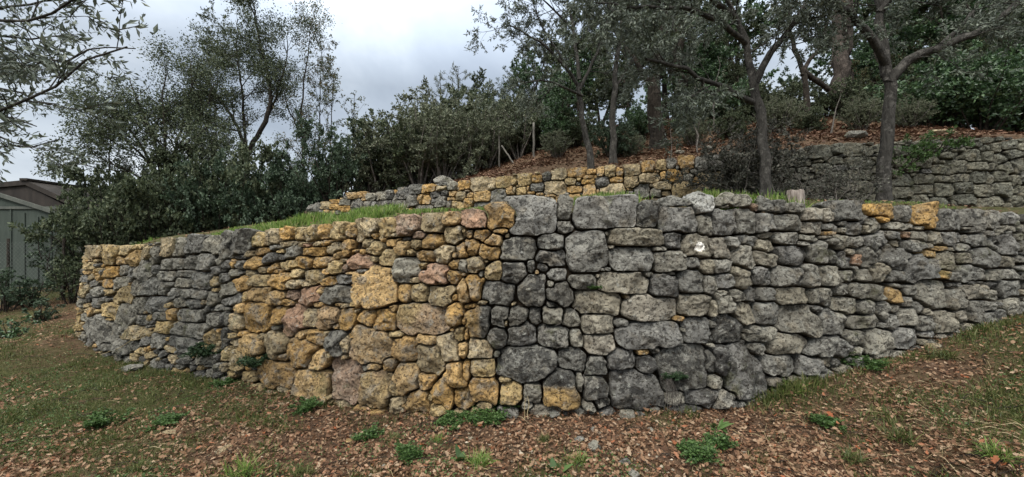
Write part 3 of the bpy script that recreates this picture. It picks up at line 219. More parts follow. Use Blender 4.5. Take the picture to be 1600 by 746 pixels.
def math_(t, op, a, b=0.0):
    n = t.nodes.new('ShaderNodeMath'); n.operation = op
    for i, v in enumerate((a, b)):
        if hasattr(v, 'is_linked'): t.links.new(v, n.inputs[i])
        else: n.inputs[i].default_value = v
    return n.outputs[0]
def attr(t, name, out='Color'):
    n = t.nodes.new('ShaderNodeAttribute'); n.attribute_name = name; return n.outputs[out]
def bump(t, b, h, dist=.01, strength=1.0):
    n = t.nodes.new('ShaderNodeBump'); n.inputs['Distance'].default_value = dist; n.inputs['Strength'].default_value = strength
    t.links.new(h, n.inputs['Height']); t.links.new(n.outputs[0], b.inputs['Normal'])

# ---------------------------------------------------------------- materials
def stone_mat():
    m, t, b = material('limestone', .92, .15)
    pos = t.nodes.new('ShaderNodeNewGeometry').outputs['Position']
    tint = attr(t, 'tint'); dark = attr(t, 'dark', 'Fac'); och = attr(t, 'ochre', 'Fac')
    n_big = noise(t, 3.2, 5, .62, pos); n_mid = noise(t, 17, 8, .76, pos, .5); n_fine = noise(t, 70, 5, .7, pos)
    # body colour: mottled by weathering
    calm = step(t, noise(t, 1.7, 3, .5, off(t, pos, 71)), .35, .65, .35, 1.0)
    c = mixc(t, calm, tint, ramp_out(t, n_mid, [(.34, (.30, .28, .26)), (.46, (.82, .81, .79)), (.54, (1.15, 1.13, 1.1)), (.66, (1.85, 1.8, 1.7))]), 'MULTIPLY')
    blot = mixc(t, 1.0, tint, ramp_out(t, noise(t, 6.0, 5, .55, off(t, pos, 101), .8), [(.34, (.48, .46, .44)), (.47, (.92, .91, .90)), (.58, (1.15, 1.13, 1.1)), (.70, (1.5, 1.46, 1.4))]), 'MULTIPLY')
    c = mixc(t, attr(t, 'grain', 'Fac'), c, blot)
    # iron-stained and grey weathered patches on ochre stones
    f = math_(t, 'MULTIPLY', step(t, noise(t, 6.5, 4, .6, pos), .50, .66), math_(t, 'MULTIPLY', och, .75))
    c = mixc(t, f, c, (.30, .285, .25))
    f2 = math_(t, 'MULTIPLY', step(t, noise(t, 9.0, 4, .6, off(t, pos, 11)), .56, .70), math_(t, 'MULTIPLY', och, .55))
    c = mixc(t, f2, c, (.42, .22, .07))
    f3 = math_(t, 'MULTIPLY', step(t, noise(t, 5.0, 3, .5, off(t, pos, 23)), .54, .7), .35)
    c = mixc(t, f3, c, (.33, .27, .18))
    # black lichen in rounded patches
    g = math_(t, 'ADD', noise(t, 7.5, 8, .70, off(t, pos, 37), .3), math_(t, 'MULTIPLY', dark, .20))
    f4 = math_(t, 'MULTIPLY', step(t, g, .61, .68), .80)
    c = mixc(t, f4, c, (.048, .047, .045))
    # pale lichen crusts
    f5 = math_(t, 'MULTIPLY', step(t, noise(t, 15, 6, .7, off(t, pos, 53)), .58, .66), .65)
    c = mixc(t, f5, c, (.46, .46, .41))
    f6 = math_(t, 'MULTIPLY', step(t, n_fine, .54, .70), .6)
    c = mixc(t, f6, c, (.06, .055, .045))
    c = mixc(t, math_(t, 'MULTIPLY', step(t, noise(t, 45, 4, .7, off(t, pos, 61)), .60, .72), .35), c, (.55, .52, .44))
    moss = math_(t, 'MULTIPLY', step(t, noise(t, 2.3, 7, .72, off(t, pos, 83)), .57, .68), .6)
    c = mixc(t, moss, c, (.11, .115, .05))
    damp = math_(t, 'MULTIPLY', step(t, noise(t, 1.3, 5, .6, off(t, pos, 91)), .52, .66), .35)
    c = mixc(t, damp, c, (.10, .09, .07))
    t.links.new(c, b.inputs['Base Color'])
    pit = step(t, noise(t, 34, 4, .7, off(t, pos, 5)), .54, .64, 0, -1.0)
    c = mixc(t, math_(t, 'MULTIPLY', pit, -.78), c, (.05, .04, .03)); t.links.new(c, b.inputs['Base Color'])
    h = math_(t, 'ADD', math_(t, 'MULTIPLY', noise(t, 26, 8, .72, pos), 1.6), math_(t, 'MULTIPLY', pit, .8))
    h = math_(t, 'ADD', h, math_(t, 'MULTIPLY', n_fine, .45))
    bump(t, b, h, .045, 1.0)
    return m
def off(t, v, k):
    n = t.nodes.new('ShaderNodeVectorMath'); n.operation = 'ADD'; t.links.new(v, n.inputs[0]); n.inputs[1].default_value = (k, k*.7, -k*.4); return n.outputs[0]
def ramp_out(t, v, stops):
    r = ramp(t, stops); t.links.new(v, r.inputs[0]); return r.outputs[0]
M = {}
M['stone'] = stone_mat()
def leafy(name, cols, trans=.25, rough=.6, spec=.3, back=None):
    """cols: darkest to lightest; one random pick per leaf"""
    m = bpy.data.materials.new(name); m.use_nodes = True; t = m.node_tree; t.nodes.clear()
    o = N(t, 'ShaderNodeOutputMaterial'); b = N(t, 'ShaderNodeBsdfPrincipled', Roughness=rough); b.inputs['Specular IOR Level'].default_value = spec
    g = t.nodes.new('ShaderNodeNewGeometry')
    c = ramp_out(t, g.outputs['Random Per Island'], [(i/(len(cols)-1), c) for i, c in enumerate(cols)])
    if back is not None: c = mixc(t, g.outputs['Backfacing'], c, back)
    t.links.new(c, b.inputs['Base Color'])
    if trans:
        tr = t.nodes.new('ShaderNodeBsdfTranslucent'); t.links.new(c, tr.inputs[0]); mx = t.nodes.new('ShaderNodeMixShader'); mx.inputs[0].default_value = trans
        t.links.new(b.outputs[0], mx.inputs[1]); t.links.new(tr.outputs[0], mx.inputs[2]); t.links.new(mx.outputs[0], o.inputs[0])
    else: t.links.new(b.outputs[0], o.inputs[0])
    return m
M['olive'] = leafy('olive_leaf', [(.032, .043, .028), (.065, .083, .054), (.11, .132, .09), (.19, .215, .165)], .15, .5, .4, back=(.10, .12, .095))
M['oak'] = leafy('holm_oak_leaf', [(.027, .039, .021), (.051, .069, .036), (.075, .093, .048), (.112, .128, .068)], .2)
M['oakwarm'] = leafy('thin_oak_leaf', [(.039, .050, .025), (.070, .091, .042), (.098, .119, .056), (.182, .112, .063)], .3)
M['laurel'] = leafy('laurel_leaf', [(.022, .046, .022), (.041, .081, .035), (.061, .115, .047), (.108, .176, .074)], .2, .4, .5)
M['bluegreen'] = leafy('glossy_bush_leaf', [(.020, .036, .020), (.036, .06, .034), (.055, .085, .048), (.085, .12, .075)], .2, .55, .3)
M['greybush'] = leafy('grey_bush_leaf', [(.05, .06, .038), (.08, .095, .055), (.12, .135, .08), (.19, .20, .135)], .2)
M['pine'] = leafy('pine_needles', [(.022, .038, .017), (.042, .066, .026), (.066, .090, .036)], .1)
M['brownbush'] = leafy('dark_twiggy_leaf', [(.025, .027, .020), (.043, .045, .033), (.069, .070, .053), (.106, .100, .081)], .1)
M['ivygreen'] = leafy('fresh_leaf', [(.025, .055, .015), (.045, .09, .022), (.07, .13, .034), (.10, .16, .055)], .3, .5)
M['darkivy'] = leafy('dark_fern_leaf', [(.014, .03, .015), (.028, .055, .022), (.045, .08, .032)], .2)
M['litter'] = leafy('dead_leaf', [(.05, .027, .015), (.095, .048, .027), (.14, .074, .040), (.11, .06, .036), (.20, .115, .065), (.16, .088, .05), (.28, .18, .11), (.22, .14, .085), (.36, .265, .18), (.25, .08, .033)], .2, .75, .2)
M['litter_far'] = leafy('dead_leaf_bank', [(.05, .026, .018), (.095, .050, .032), (.155, .088, .055), (.24, .15, .10)], .1, .8, .15)
M['grass'] = leafy('grass_blade', [(.035, .046, .014), (.06, .08, .021), (.095, .12, .032), (.19, .165, .075)], .3, .55)
M['brightgrass'] = leafy('fresh_grass', [(.05, .09, .018), (.09, .16, .03), (.15, .24, .045), (.20, .28, .07), (.30, .28, .13)], .4, .5)
M['straw'] = leafy('dry_grass', [(.16, .12, .06), (.27, .21, .11), (.38, .31, .19)], .2, .7)
def bark(name, dark, light, sc_=14):
    m, t, b = material(name, .95, .1)
    tcn = t.nodes.new('ShaderNodeTexCoord'); mpn = t.nodes.new('ShaderNodeMapping'); mpn.inputs['Scale'].default_value = (1, 1, .3)
    t.links.new(tcn.outputs['Object'], mpn.inputs[0])
    n = noise(t, sc_, 6, .7, mpn.outputs[0], .6)
    c = ramp_out(t, n, [(.3, dark), (.5, tuple((a+b_)/2 for a, b_ in zip(dark, light))), (.72, light)])
    li = step(t, noise(t, 9, 6, .7, tcn.outputs['Object']), .54, .62, 0, .7)
    c = mixc(t, li, c, tuple(min(1, v*1.5) for v in light))
    t.links.new(c, b.inputs['Base Color']); bump(t, b, n, .06, 1.0)
    return m
M['olivebark'] = bark('olive_bark', (.014, .013, .012), (.085, .08, .072))
M['darkbark'] = bark('dark_bark', (.014, .012, .010), (.055, .046, .038))
M['pinebark'] = bark('pine_bark', (.022, .019, .017), (.085, .070, .060), 9)
M['greytwig'] = bark('grey_twig', (.08, .07, .06), (.22, .2, .18), 20)

# ---------------------------------------------------------------- stones of the walls
PAL = {'o': [(.55, .35, .135), (.58, .38, .16), (.50, .325, .14), (.60, .415, .20), (.54, .375, .185)],
       'O': [(.56, .345, .12), (.52, .33, .13), (.54, .37, .17)],
       't': [(.50, .39, .215), (.52, .39, .195), (.46, .37, .225), (.54, .44, .28)],
       'T': [(.33, .305, .245), (.345, .315, .245), (.31, .295, .25), (.37, .34, .28)],
       'm': [(.24, .235, .185), (.22, .22, .18), (.27, .26, .205)],  # mossy grey of the upper wall's right end, tree shade mixed into the colour
       'g': [(.295, .285, .25), (.27, .265, .24), (.325, .31, .26), (.28, .275, .255)],
       'd': [(.25, .245, .22), (.235, .23, .215), (.275, .265, .235)],
       'p': [(.47, .30, .205), (.50, .35, .20), (.42, .30, .22)],
       'u': [(.46, .34, .19), (.47, .35, .18), (.44, .32, .18)],
       'h': [(.46, .31, .13)], 'w': [(.40, .40, .375)]}
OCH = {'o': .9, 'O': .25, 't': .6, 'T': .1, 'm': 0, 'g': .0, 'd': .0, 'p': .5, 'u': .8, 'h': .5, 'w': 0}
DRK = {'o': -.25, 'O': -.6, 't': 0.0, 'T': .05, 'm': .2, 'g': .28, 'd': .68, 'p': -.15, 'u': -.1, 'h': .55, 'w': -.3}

def parse(txt):
    out = []
    for it in txt.split():
        f = it.split(','); out.append([float(f[0]), float(f[1]), float(f[2]), float(f[3]), f[4], R(float(f[5])) if len(f) > 5 else 0.0])
    return out
def fill(W, stones, s0, s1, kind, rng, hs=(.05, .11), ws=(.07, .17)):
    """lay more stones course by course wherever none stand yet"""
    st = list(stones); cell = {}
    def put(o): cell.setdefault((int(o[0]/.5), int(o[1]/.5)), []).append(o)
    for o in st: put(o)
    def free(s, h, w_, h_):
        a, b_ = int(s/.5), int(h/.5)
        for i in range(a-2, a+3):
            for j in range(b_-1, b_+2):
                for o in cell.get((i, j), ()):
                    if ((abs(s-o[0])/(o[2]+w_*.82))**3+(abs(h-o[1])/(o[3]+h_*.82))**3) < 1: return False
        return True
    for size in (1.0, .8, .6, .42):
        n = int((s1-s0)*230/size)
        for _ in range(n):
            s = rng.uniform(s0, s1); b_, t_ = W.ev(s, W.b), W.ev(s, W.t)
            if t_-b_ < .08: continue
            w_ = rng.uniform(*ws)*size; h_ = min(rng.uniform(*hs)*size, (t_-b_)*.45)
            if t_-h_*.9 < b_-.08: continue
            h = rng.uniform(b_-.08, t_-h_*.9)
            if free(s, h, w_, h_):
                o = [s, h, w_, h_, kind(s, rng), rng.uniform(-.15, .15)]; st.append(o); put(o)
    return st
def stone_outlines(st, NA=54):
    A = np.array([[o[0], o[1], o[2]*1.06, o[3]*1.07, o[5]] for o in st]); n = len(A)
    rng = np.random.RandomState(3); P = np.where(np.sqrt(A[:, 2]*A[:, 3]) > .13, rng.uniform(4, 8, n), rng.uniform(2.4, 5, n))
    th = np.linspace(0, 2*PI, NA, endpoint=False)
    ca, sa = np.cos(A[:, 4]), np.sin(A[:, 4])
    def metric(i, X, Y):
        dx, dy = X-A[i, 0], Y-A[i, 1]
        u = (dx*ca[i]+dy*sa[i])/A[i, 2]; v = (-dx*sa[i]+dy*ca[i])/A[i, 3]
        return (np.abs(u)**P[i]+np.abs(v)**P[i])**(1/P[i])
    out = []
    q = np.linspace(.25, 1, 56)
    for i in range(n):
        m1 = metric(i, A[i, 0]+np.cos(th), A[i, 1]+np.sin(th)); Rr = 1.33/m1
        X = A[i, 0]+np.cos(th)[:, None]*Rr[:, None]*q; Y = A[i, 1]+np.sin(th)[:, None]*Rr[:, None]*q
        mi = q[None]*1.33
        lim = np.ones((NA, len(q)), bool)
        nb = np.where((np.abs(A[:, 0]-A[i, 0]) < A[:, 2]+A[i, 2]+.1) & (np.abs(A[:, 1]-A[i, 1]) < A[:, 3]+A[i, 3]+.1))[0]
        for j in nb:
            if j != i: lim &= metric(j, X, Y) > mi
        k = np.where(lim.all(1), len(q)-1, np.argmax(~lim, 1)); k = np.clip(k, 1, len(q)-1)
        r = q[k]*Rr
        out.append(r)
    return A, th, out
SPOT = None
def build_stones(W, st, rng):
    """one rough block per outline: dressed-off facets, rounded arrises, knocked corners; returns per-stone mesh data"""
    A, th, outs = stone_outlines(st); res = []
    NA = len(th); ct, sn = np.cos(th), np.sin(th)
    for i, r in enumerate(outs):
        kind = st[i][4]; s0, h0 = A[i, 0], A[i, 1]; size = math.sqrt(A[i, 2]*A[i, 3])
        r = r*(1+.05*(rng.rand(NA)-.5))
        r = .08*np.roll(r, 1)+.84*r+.08*np.roll(r, -1)
        for _ in range(rng.randint(3, 6)):             # corners knocked off
            ph = rng.uniform(0, 2*PI); c = np.cos(th-ph)
            d = np.max(r*np.maximum(c, .01))*(rng.uniform(.90, 1.0) if size > .13 else rng.uniform(.86, 1.0))
            r = np.where(c > .15, np.minimum(r, d/np.maximum(c, .15)), r)
        vx, vy = W.ev(s0, W.x), W.ev(s0, W.y); vl = math.hypot(vx, vy); tx, ty = W.ev(s0, W.tx), W.ev(s0, W.ty)
        obl = abs(-vx*ty+vy*tx)/vl                  # how squarely the wall faces the path here: end stretches are laid with wider joints and flatter faces
        gap = np.abs(ct)*(.0085+.034*max(0, .85-obl))+np.abs(sn)*.009
        r = np.maximum(r-gap, r*.72)
        b = min(.105, .05+.28*size)*rng.uniform(.8, 1.2)*(.35+.65*min(1, obl/.85))
        Rm = min(r.mean(), r.min()*1.6)                   # arrises a couple of centimetres wide whatever the size of the block
        e = np.minimum(np.array([.042, .027, .016, .008, .003])*rng.uniform(.7, 1.3), Rm*np.array([.42, .30, .2, .11, .04]))
        us = np.r_[np.array([.07, .25, .43, .60, .75, .88])*(1-e[0]/Rm), 1-e/Rm, 1.0, .975, .92, .84]
        zs = np.array([1, 1, 1, 1, 1, .99, .975, .93, .83, .64, .35, 0, -.7, -1.5, -2.4])
        nr = len(us)
        X = us[:, None]*(r*ct)[None]; Y = us[:, None]*(r*sn)[None]
        Z = np.repeat((b*zs)[:, None], NA, 1)
        # facets on the face
        top = np.full_like(X, 9.0)
        for _ in range(rng.randint(4, 8)):
            ph = rng.uniform(0, 2*PI); sl = rng.uniform(.08, .95)
            c0 = b*rng.uniform(.86, 1.2)
            top = np.minimum(top, c0-sl*(X*math.cos(ph)+Y*math.sin(ph))*rng.uniform(.5, 1)*(.5+.6*b/max(size, .05)))
        Z = np.where(zs[:, None] > 0, np.minimum(Z, np.maximum(top, .1*b)), Z)
        o = rng.uniform(-.035, .035)*obl
        ta, tb = rng.uniform(-.10, .10), rng.uniform(-.12, .06)
        Z = Z+X*ta+Y*tb
        Xc = np.r_[X.ravel(), 0]; Yc = np.r_[Y.ravel(), 0]; Zc = np.r_[Z.ravel(), Z[0].mean()]
        sx, hy = s0+Xc, h0+Yc
        amp = .010+.05*size
        f1 = 3.2/max(size, .06)*.5
        n1 = fbm(sx*f1+i*3, hy*f1, Zc*f1+i, 3); n2 = fbm(sx*f1*1.3-i, hy*f1*1.3+9, Zc*f1*1.3, 2)
        Zc = Zc+n1*amp*2.0+fbm(sx*17, hy*21+i, Zc*17, 3)*(.012+.10*min(size, .2))-.016*np.maximum(0, .22-np.abs(fbm(sx*9+i, hy*11, Zc*9, 2)))/.22
        sx = sx+n2*amp*1.0; hy = hy+n1*amp*.6
        P = wall_pt(W, sx, hy, Zc+o)
        idx = np.arange(nr*NA).reshape(nr, NA); nx = np.roll(idx, -1, 1)
        F = np.stack([idx[:-1], idx[1:], nx[1:], nx[:-1]], -1).reshape(-1, 4)
        T3 = np.stack([np.full(NA, nr*NA), idx[0], nx[0]], -1)
        base = np.array(PAL[kind][rng.randint(len(PAL[kind]))])*rng.uniform(.78, 1.2)
        col = np.repeat(base[None], len(P), 0); och = np.full(len(P), OCH[kind]); dk = np.full(len(P), DRK[kind]+rng.uniform(-.15, .15))
        if SPOT and abs(s0-SPOT[0]) < .5 and abs(h0-SPOT[1]) < .3:      # a dab of white on one block
            f = np.hypot((sx-SPOT[0])/.052, (hy-SPOT[1])/.045) < 1+.3*fbm(sx*30, hy*30, sx*0, 1); col = np.where(f[:, None], (1.5, 1.47, 1.38), col); dk = np.where(f, -2, dk)
        if kind == 'u':      # a rose stain running over part of the block
            f = sstep(-.1, .25, fbm(sx*3+i, hy*3, Zc*0, 2)+.12)[:, None]; col = col*(1-.7*f)+np.array([.46, .33, .23])*.7*f
        if kind == 'h':      # ochre at one end, black with lichen at the other
            f = sstep(-.03, .05, (sx-s0) if s0 < 24 and h0 > .2 else (hy-h0))
            col = col*(1-f[:, None])+np.array([.21, .205, .185])*f[:, None]; dk = -.5+1.5*f; och = .5*(1-f)
        res.append((P, F, T3, col, och, dk, np.full(len(P), rng.uniform(0, .95))))
    return res
def join(name, parts, parent, mat):
    V = []; Q = []; T3 = []; c = []; o = []; d = []; gr = []; k = 0
    for P, F, T, col, och, dk, gn in parts:
        gr.append(gn)
        V.append(P); Q.append(F+k); T3.append(T+k); c.append(col); o.append(och); d.append(dk); k += len(P)
    return mesh(name, np.concatenate(V), [np.concatenate(Q), np.concatenate(T3)], mat, parent, True, np.concatenate(c), {'ochre': np.concatenate(o), 'dark': np.concatenate(d), 'grain': np.concatenate(gr)})

def core(W, s0, s1, parent, depth=.30, rec=.13):
    """the packed earth and rubble behind the face stones"""
    s = np.arange(s0, s1, .12); b_, t_ = W.ev(s, W.b)-.4, W.ev(s, W.t)-.07
    t_ = np.maximum(t_, b_+.05)
    P = [wall_pt(W, s, b_, -rec), wall_pt(W, s, t_, -rec), wall_pt(W, s, t_, -rec-depth), wall_pt(W, s, b_, -rec-depth)]
    n = len(s); V = np.concatenate(P); V += fbm(V[:, 0:1]*6, V[:, 1:2]*6, V[:, 2:3]*6, 2)*.03
    i = np.arange(n-1); F = [np.stack([i+a*n, i+1+a*n, i+1+e*n, i+e*n], -1) for a, e in ((0, 1), (1, 2), (2, 3), (3, 0))]
    return mesh('earth_core', V, [np.concatenate(F)], M['soil'], parent)
m, t, b = material('soil', .98, .1)
pos = t.nodes.new('ShaderNodeNewGeometry').outputs['Position']
t.links.new(ramp_out(t, noise(t, 9, 7, .7, pos), [(.3, (.030, .022, .015)), (.5, (.07, .052, .036)), (.75, (.13, .10, .07))]), b.inputs['Base Color'])
bump(t, b, noise(t, 30, 6, .7, pos), .03); M['soil'] = m

def wall(W, txt, name, label, s0, s1, kindf, seed, cope_lab):
    rng = np.random.RandomState(seed)
    st = fill(W, parse(txt), s0, s1, kindf, rng)
    data = build_stones(W, st, rng)
    mid = W.ev((s0+s1)/2, W.x), W.ev((s0+s1)/2, W.y)
    root = thing(name, label, 'stone wall', (0, 0, 0))
    body = []; cop = []
    for o, d in zip(st, data):
        top = W.ev(o[0], W.t)
        body.append((o, d)) if not (o[1]+o[3] > top-.06 and o[3] > .055 and vis(o, W)) else cop.append((o, d))
    cop.sort(key=lambda a: -a[0][2]*a[0][3]); extra = cop[95:]; cop = cop[:95]
    join('stonework', [d for _, d in body+extra], root, M['stone'])
    for o, d in cop:
        join('coping_stone', [d], root, M['stone'])
    core(W, s0, s1, root)
    return root, st
def vis(o, W):
    x, y = W.ev(o[0], W.x), W.ev(o[0], W.y); return abs(x/y) < 1.27 and y > 0
# ---------------------------------------------------------------- the walls
def settle(root, p):
    root.location = p
    for c in root.children: c.location = (-p[0], -p[1], -p[2])
def arc(W, px, D=None):
    q = 800+640*W.x/W.y; ok = (W.s > 9)
    return W.s[np.where(ok & (W.y < 30), np.abs(q-px), 1e9).argmin()]
sA, sB, sC = arc(W1, 365), arc(W1, 765), arc(W1, 1230)
def spot():
    q = arc(W1, 1093); h = 1.65
    for _ in range(6):
        p = wall_pt(W1, q, h, .06); q += ((1093-800)/640-p[0]/p[1])*p[1]; h = EYE+(385-386)/640*p[1]
    return q, h
SPOT = spot()
def hash_(t): return sum(map(ord, t)) % 5 < 3
STONES1 = ' '.join(it.replace(',t', ',T') if float(it.split(',')[0]) > sB+.3 else (it.replace(',g', ',t') if sA+.1 < float(it.split(',')[0]) < sB-.3 and hash_(it) else it) for it in STONES1.split())
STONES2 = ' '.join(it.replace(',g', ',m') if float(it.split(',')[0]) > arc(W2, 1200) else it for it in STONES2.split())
def kind1(s, r):
    if s < sA: return r.choice(list('gggttdo'))
    if s < sB: return r.choice(list('oootttpg'))
    return r.choice(list('gggTddT'))
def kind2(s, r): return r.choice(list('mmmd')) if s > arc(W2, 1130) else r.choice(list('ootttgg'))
lower, ST1 = wall(W1, STONES1, 'dry_stone_wall', 'tall bulging dry stone wall of ochre and grey blocks across the front', 3.0, arc(W1, 1600)+5, kind1, 5, '')
settle(lower, (-.2, 4.4, -.1))
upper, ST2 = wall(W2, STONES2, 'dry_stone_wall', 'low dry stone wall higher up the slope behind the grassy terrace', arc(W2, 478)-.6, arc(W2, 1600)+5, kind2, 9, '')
settle(upper, (4, 8.7, 2.5))

# ---------------------------------------------------------------- the ground: one sheet, fine near the walls, out to the horizon
def axis(lo, hi, st, ext, g=1.25):
    a = list(np.arange(lo, hi, st)); s = st
    while a[-1] < ext: s *= g; a.append(a[-1]+s)
    s = st
    while a[0] > -ext: s *= g; a.insert(0, a[0]-s)
    return np.array(a)
gx = axis(-13, 13, .085, 600); gy = axis(1.2, 12.5, .07, 600)
GX, GY = np.meshgrid(gx, gy); nx_, ny_ = len(gx), len(gy)
def green_mask(x, y):
    """how much of the lower ground is lawn rather than dead leaves"""
    m = fbm(x*.9+5, y*.9, x*0+2, 3)*1.5
    left = sstep(-1.6, -4.5, x+.25*(y-3))*.85
    right = sstep(.6, 2.2, x)*.50
    return np.clip(m+left+right-.22*sstep(2.5, 0, np.abs(x+.2)), 0, 1)
GZ = ground(GX, GY)
dist = np.hypot(GX, GY)
hill = 26*sstep(40, 300, dist)*sstep(-.2, .6, (GX*.45+GY)/np.maximum(dist, 1)); GZ = GZ*np.clip(1-(dist-60)/300, .2, 1)+hill*0
V = np.stack([GX, GY, GZ], -1).reshape(-1, 3)
I = np.arange(nx_*ny_).reshape(ny_, nx_)
F = np.stack([I[:-1, :-1], I[:-1, 1:], I[1:, 1:], I[1:, :-1]], -1).reshape(-1, 4)
m, t, b = material('forest_floor', .97, .1)
pos = t.nodes.new('ShaderNodeNewGeometry').outputs['Position']
soilc = ramp_out(t, noise(t, 14, 8, .72, pos), [(.3, (.040, .026, .018)), (.48, (.095, .058, .037)), (.6, (.15, .096, .063)), (.75, (.22, .16, .12))])
mossc = ramp_out(t, noise(t, 22, 7, .7, pos), [(.3, (.030, .034, .014)), (.5, (.06, .066, .024)), (.7, (.10, .10, .045))])
gm = math_(t, 'MULTIPLY', attr(t, 'grassy', 'Fac'), step(t, noise(t, 5, 5, .7, pos), .34, .52))
t.links.new(mixc(t, gm, soilc, mossc), b.inputs['Base Color'])
bump(t, b, noise(t, 28, 8, .75, pos), .05, 1); M['floor'] = m
s1_, d1_ = W1.near(GX, GY); s2_, d2_ = W2.near(GX, GY)
gr_at = np.where(d1_ < 0, green_mask(GX.ravel(), GY.ravel()), np.where(d2_ < 0, .9, .12))
g_ = mesh('ground', V, [F], M['floor'], None, True, None, {'grassy': gr_at}); tag(g_, kind='structure')

# ---------------------------------------------------------------- dead leaves
def frames(n, rng, tilt=.35, up=(0, 0, 1)):
    """random orthonormal frames whose normal leans away from up"""
    az = rng.uniform(0, 2*PI, n); nrm = np.stack([rng.normal(0, tilt, n)+up[0], rng.normal(0, tilt, n)+up[1], np.full(n, up[2]*1.0)], -1)
    nrm /= np.linalg.norm(nrm, axis=1)[:, None]
    a = np.stack([np.cos(az), np.sin(az), 0*az], -1); a -= nrm*(a*nrm).sum(1)[:, None]; a /= np.linalg.norm(a, axis=1)[:, None]
    return a, np.cross(nrm, a), nrm
LOBE = np.array([(-.5, 0), (-.30, .10), (-.16, .26), (-.02, .16), (.14, .30), (.26, .16), (.42, .14), (.5, 0), (.42, -.14), (.26, -.16), (.14, -.30), (-.02, -.16), (-.16, -.26), (-.30, -.10)])
def leaf_mesh(name, P, size, mat, rng, shape=LOBE, tilt=.35, parent=None, curl=.5):
    n = len(P); a, b_, nr = frames(n, rng, tilt)
    k = len(shape); u = shape[:, 0][None]*np.ones((n, 1)); v = shape[:, 1][None]*rng.uniform(.75, 1.15, (n, 1))
    cu, cv = rng.uniform(-curl, curl*1.6, (n, 1)), rng.uniform(-curl, curl*1.8, (n, 1))
    wv = cu*u*u+cv*v*v*2.2+rng.uniform(-.05, .05, (n, k))
    s = size[:, None, None]
    V = P[:, None]+s*(u[..., None]*a[:, None]+v[..., None]*b_[:, None]+wv[..., None]*nr[:, None])
    mid = P[:, None]+0*V[:, :1]
    V = np.concatenate([V, mid], 1).reshape(-1, 3)
    base = (np.arange(n)*(k+1))[:, None]
    i = np.arange(k); T = np.stack([base+k+0*i, base+i, base+(i+1) % k], -1).reshape(-1, 3)
    return mesh(name, V, [T], mat, parent, True)
rng = np.random.RandomState(11)
def visible(x, y, m=1.32): return (np.abs(x) < m*y+.3) & (y > .8)
def scatter(n, yr, dens, rng, xr=1.34):
    """points over the lower ground thinned by dens(x, y)"""
    y = yr[0]*(yr[1]/yr[0])**rng.rand(n); x = rng.uniform(-xr, xr, n)*(y+.4)
    k = rng.rand(n) < dens(x, y); return x[k], y[k]
def on_lower(x, y, lim=-.02):
    s, d = W1.near(x, y); return d < lim
def lit_d(x, y): return np.clip(1.02-.80*green_mask(x, y)+fbm(x*2.2, y*2.2, x*0+9, 3)*1.0, .05, 1)
x, y = scatter(190000, (1.5, 13), lit_d, rng); k = on_lower(x, y); x, y = x[k], y[k]
s_, d_ = W1.near(x, y)
z = ground(x, y)+rng.exponential(.013, len(x))+.004
o = leaf_mesh('leaf_litter', np.stack([x, y, z], -1), rng.uniform(.016, .050, len(x))*np.where(rng.rand(len(x)) < .14, 1.6, 1), M['litter'], rng, tilt=.55)
tag(o, 'brown and russet fallen oak leaves covering the ground before the wall', 'fallen leaves', kind='stuff')
# on the bank above the upper wall
n = 80000; x = rng.uniform(-4, 16, n); y = rng.uniform(7.5, 19, n); s_, d_ = W2.near(x, y)
k = (d_ > .12) & visible(x, y) & (rng.rand(n) < np.clip(.75+fbm(x*1.2, y*1.2, x*0, 3)*1.6, 0.03, 1)) & (d_ > .5*rng.rand(n))
x, y = x[k], y[k]; z = ground(x, y)+rng.exponential(.012, len(x))+.008
DIA = np.array([(-.5, 0), (-.1, .22), (.25, .17), (.5, 0), (.25, -.17), (-.1, -.22)])
o = leaf_mesh('bank_leaf_litter', np.stack([x, y, z], -1), rng.uniform(.06, .12, len(x)), M['litter_far'], rng, shape=DIA, tilt=.4)
tag(o, 'red brown fallen leaves lying on the bank above the upper wall', 'fallen leaves', kind='stuff')
# a few on the terrace
n = 3500; x = rng.uniform(-9, 10, n); y = rng.uniform(4, 12, n); s_, d_ = W1.near(x, y); s2, d2 = W2.near(x, y)
k = (d_ > .35) & (d2 < -.05) & visible(x, y); x, y = x[k], y[k]
o = leaf_mesh('terrace_leaf_litter', np.stack([x, y, ground(x, y)+.02], -1), rng.uniform(.05, .09, len(x)), M['litter_far'], rng, shape=DIA)
tag(o, 'scattered dead leaves among the grass of the terrace', 'fallen leaves', kind='stuff')

# ---------------------------------------------------------------- grass
def blades(name, x, y, z, h, mat, rng, wid=.005, lean=.5, parent=None):
    n = len(x); az = rng.uniform(0, 2*PI, n); ln = np.abs(rng.normal(0, lean, n))*h
    dx, dy = np.cos(az), np.sin(az); px_, py_ = -dy, dx; a2 = rng.uniform(0, 2*PI, n); px_, py_ = np.cos(a2), np.sin(a2)
    w_ = wid*rng.uniform(.7, 1.4, n)*np.clip(h/.06, .7, 1.6)
    def P(t_, s): return np.stack([x+dx*ln*t_*t_+px_*w_*s, y+dy*ln*t_*t_+py_*w_*s, z+h*(t_-.35*t_*t_*np.clip(ln/h, 0, 1))], -1)
    V = np.stack([P(0, -1), P(0, 1), P(.45, .9), P(.45, -.9), P(.8, .55), P(.8, -.55), P(1, 0)], 1).reshape(-1, 3)
    b0 = np.arange(n)[:, None]*7
    Q = np.concatenate([b0+np.array([[0, 1, 2, 3]]), b0+np.array([[3, 2, 4, 5]])]); T = b0+np.array([[5, 4, 6]])
    return mesh(name, V, [Q, T], mat, parent, True)
def gd(x, y): return np.clip(green_mask(x, y)*1.7-.15+fbm(x*3, y*3, x*0, 3)*1.3, 0, 1)
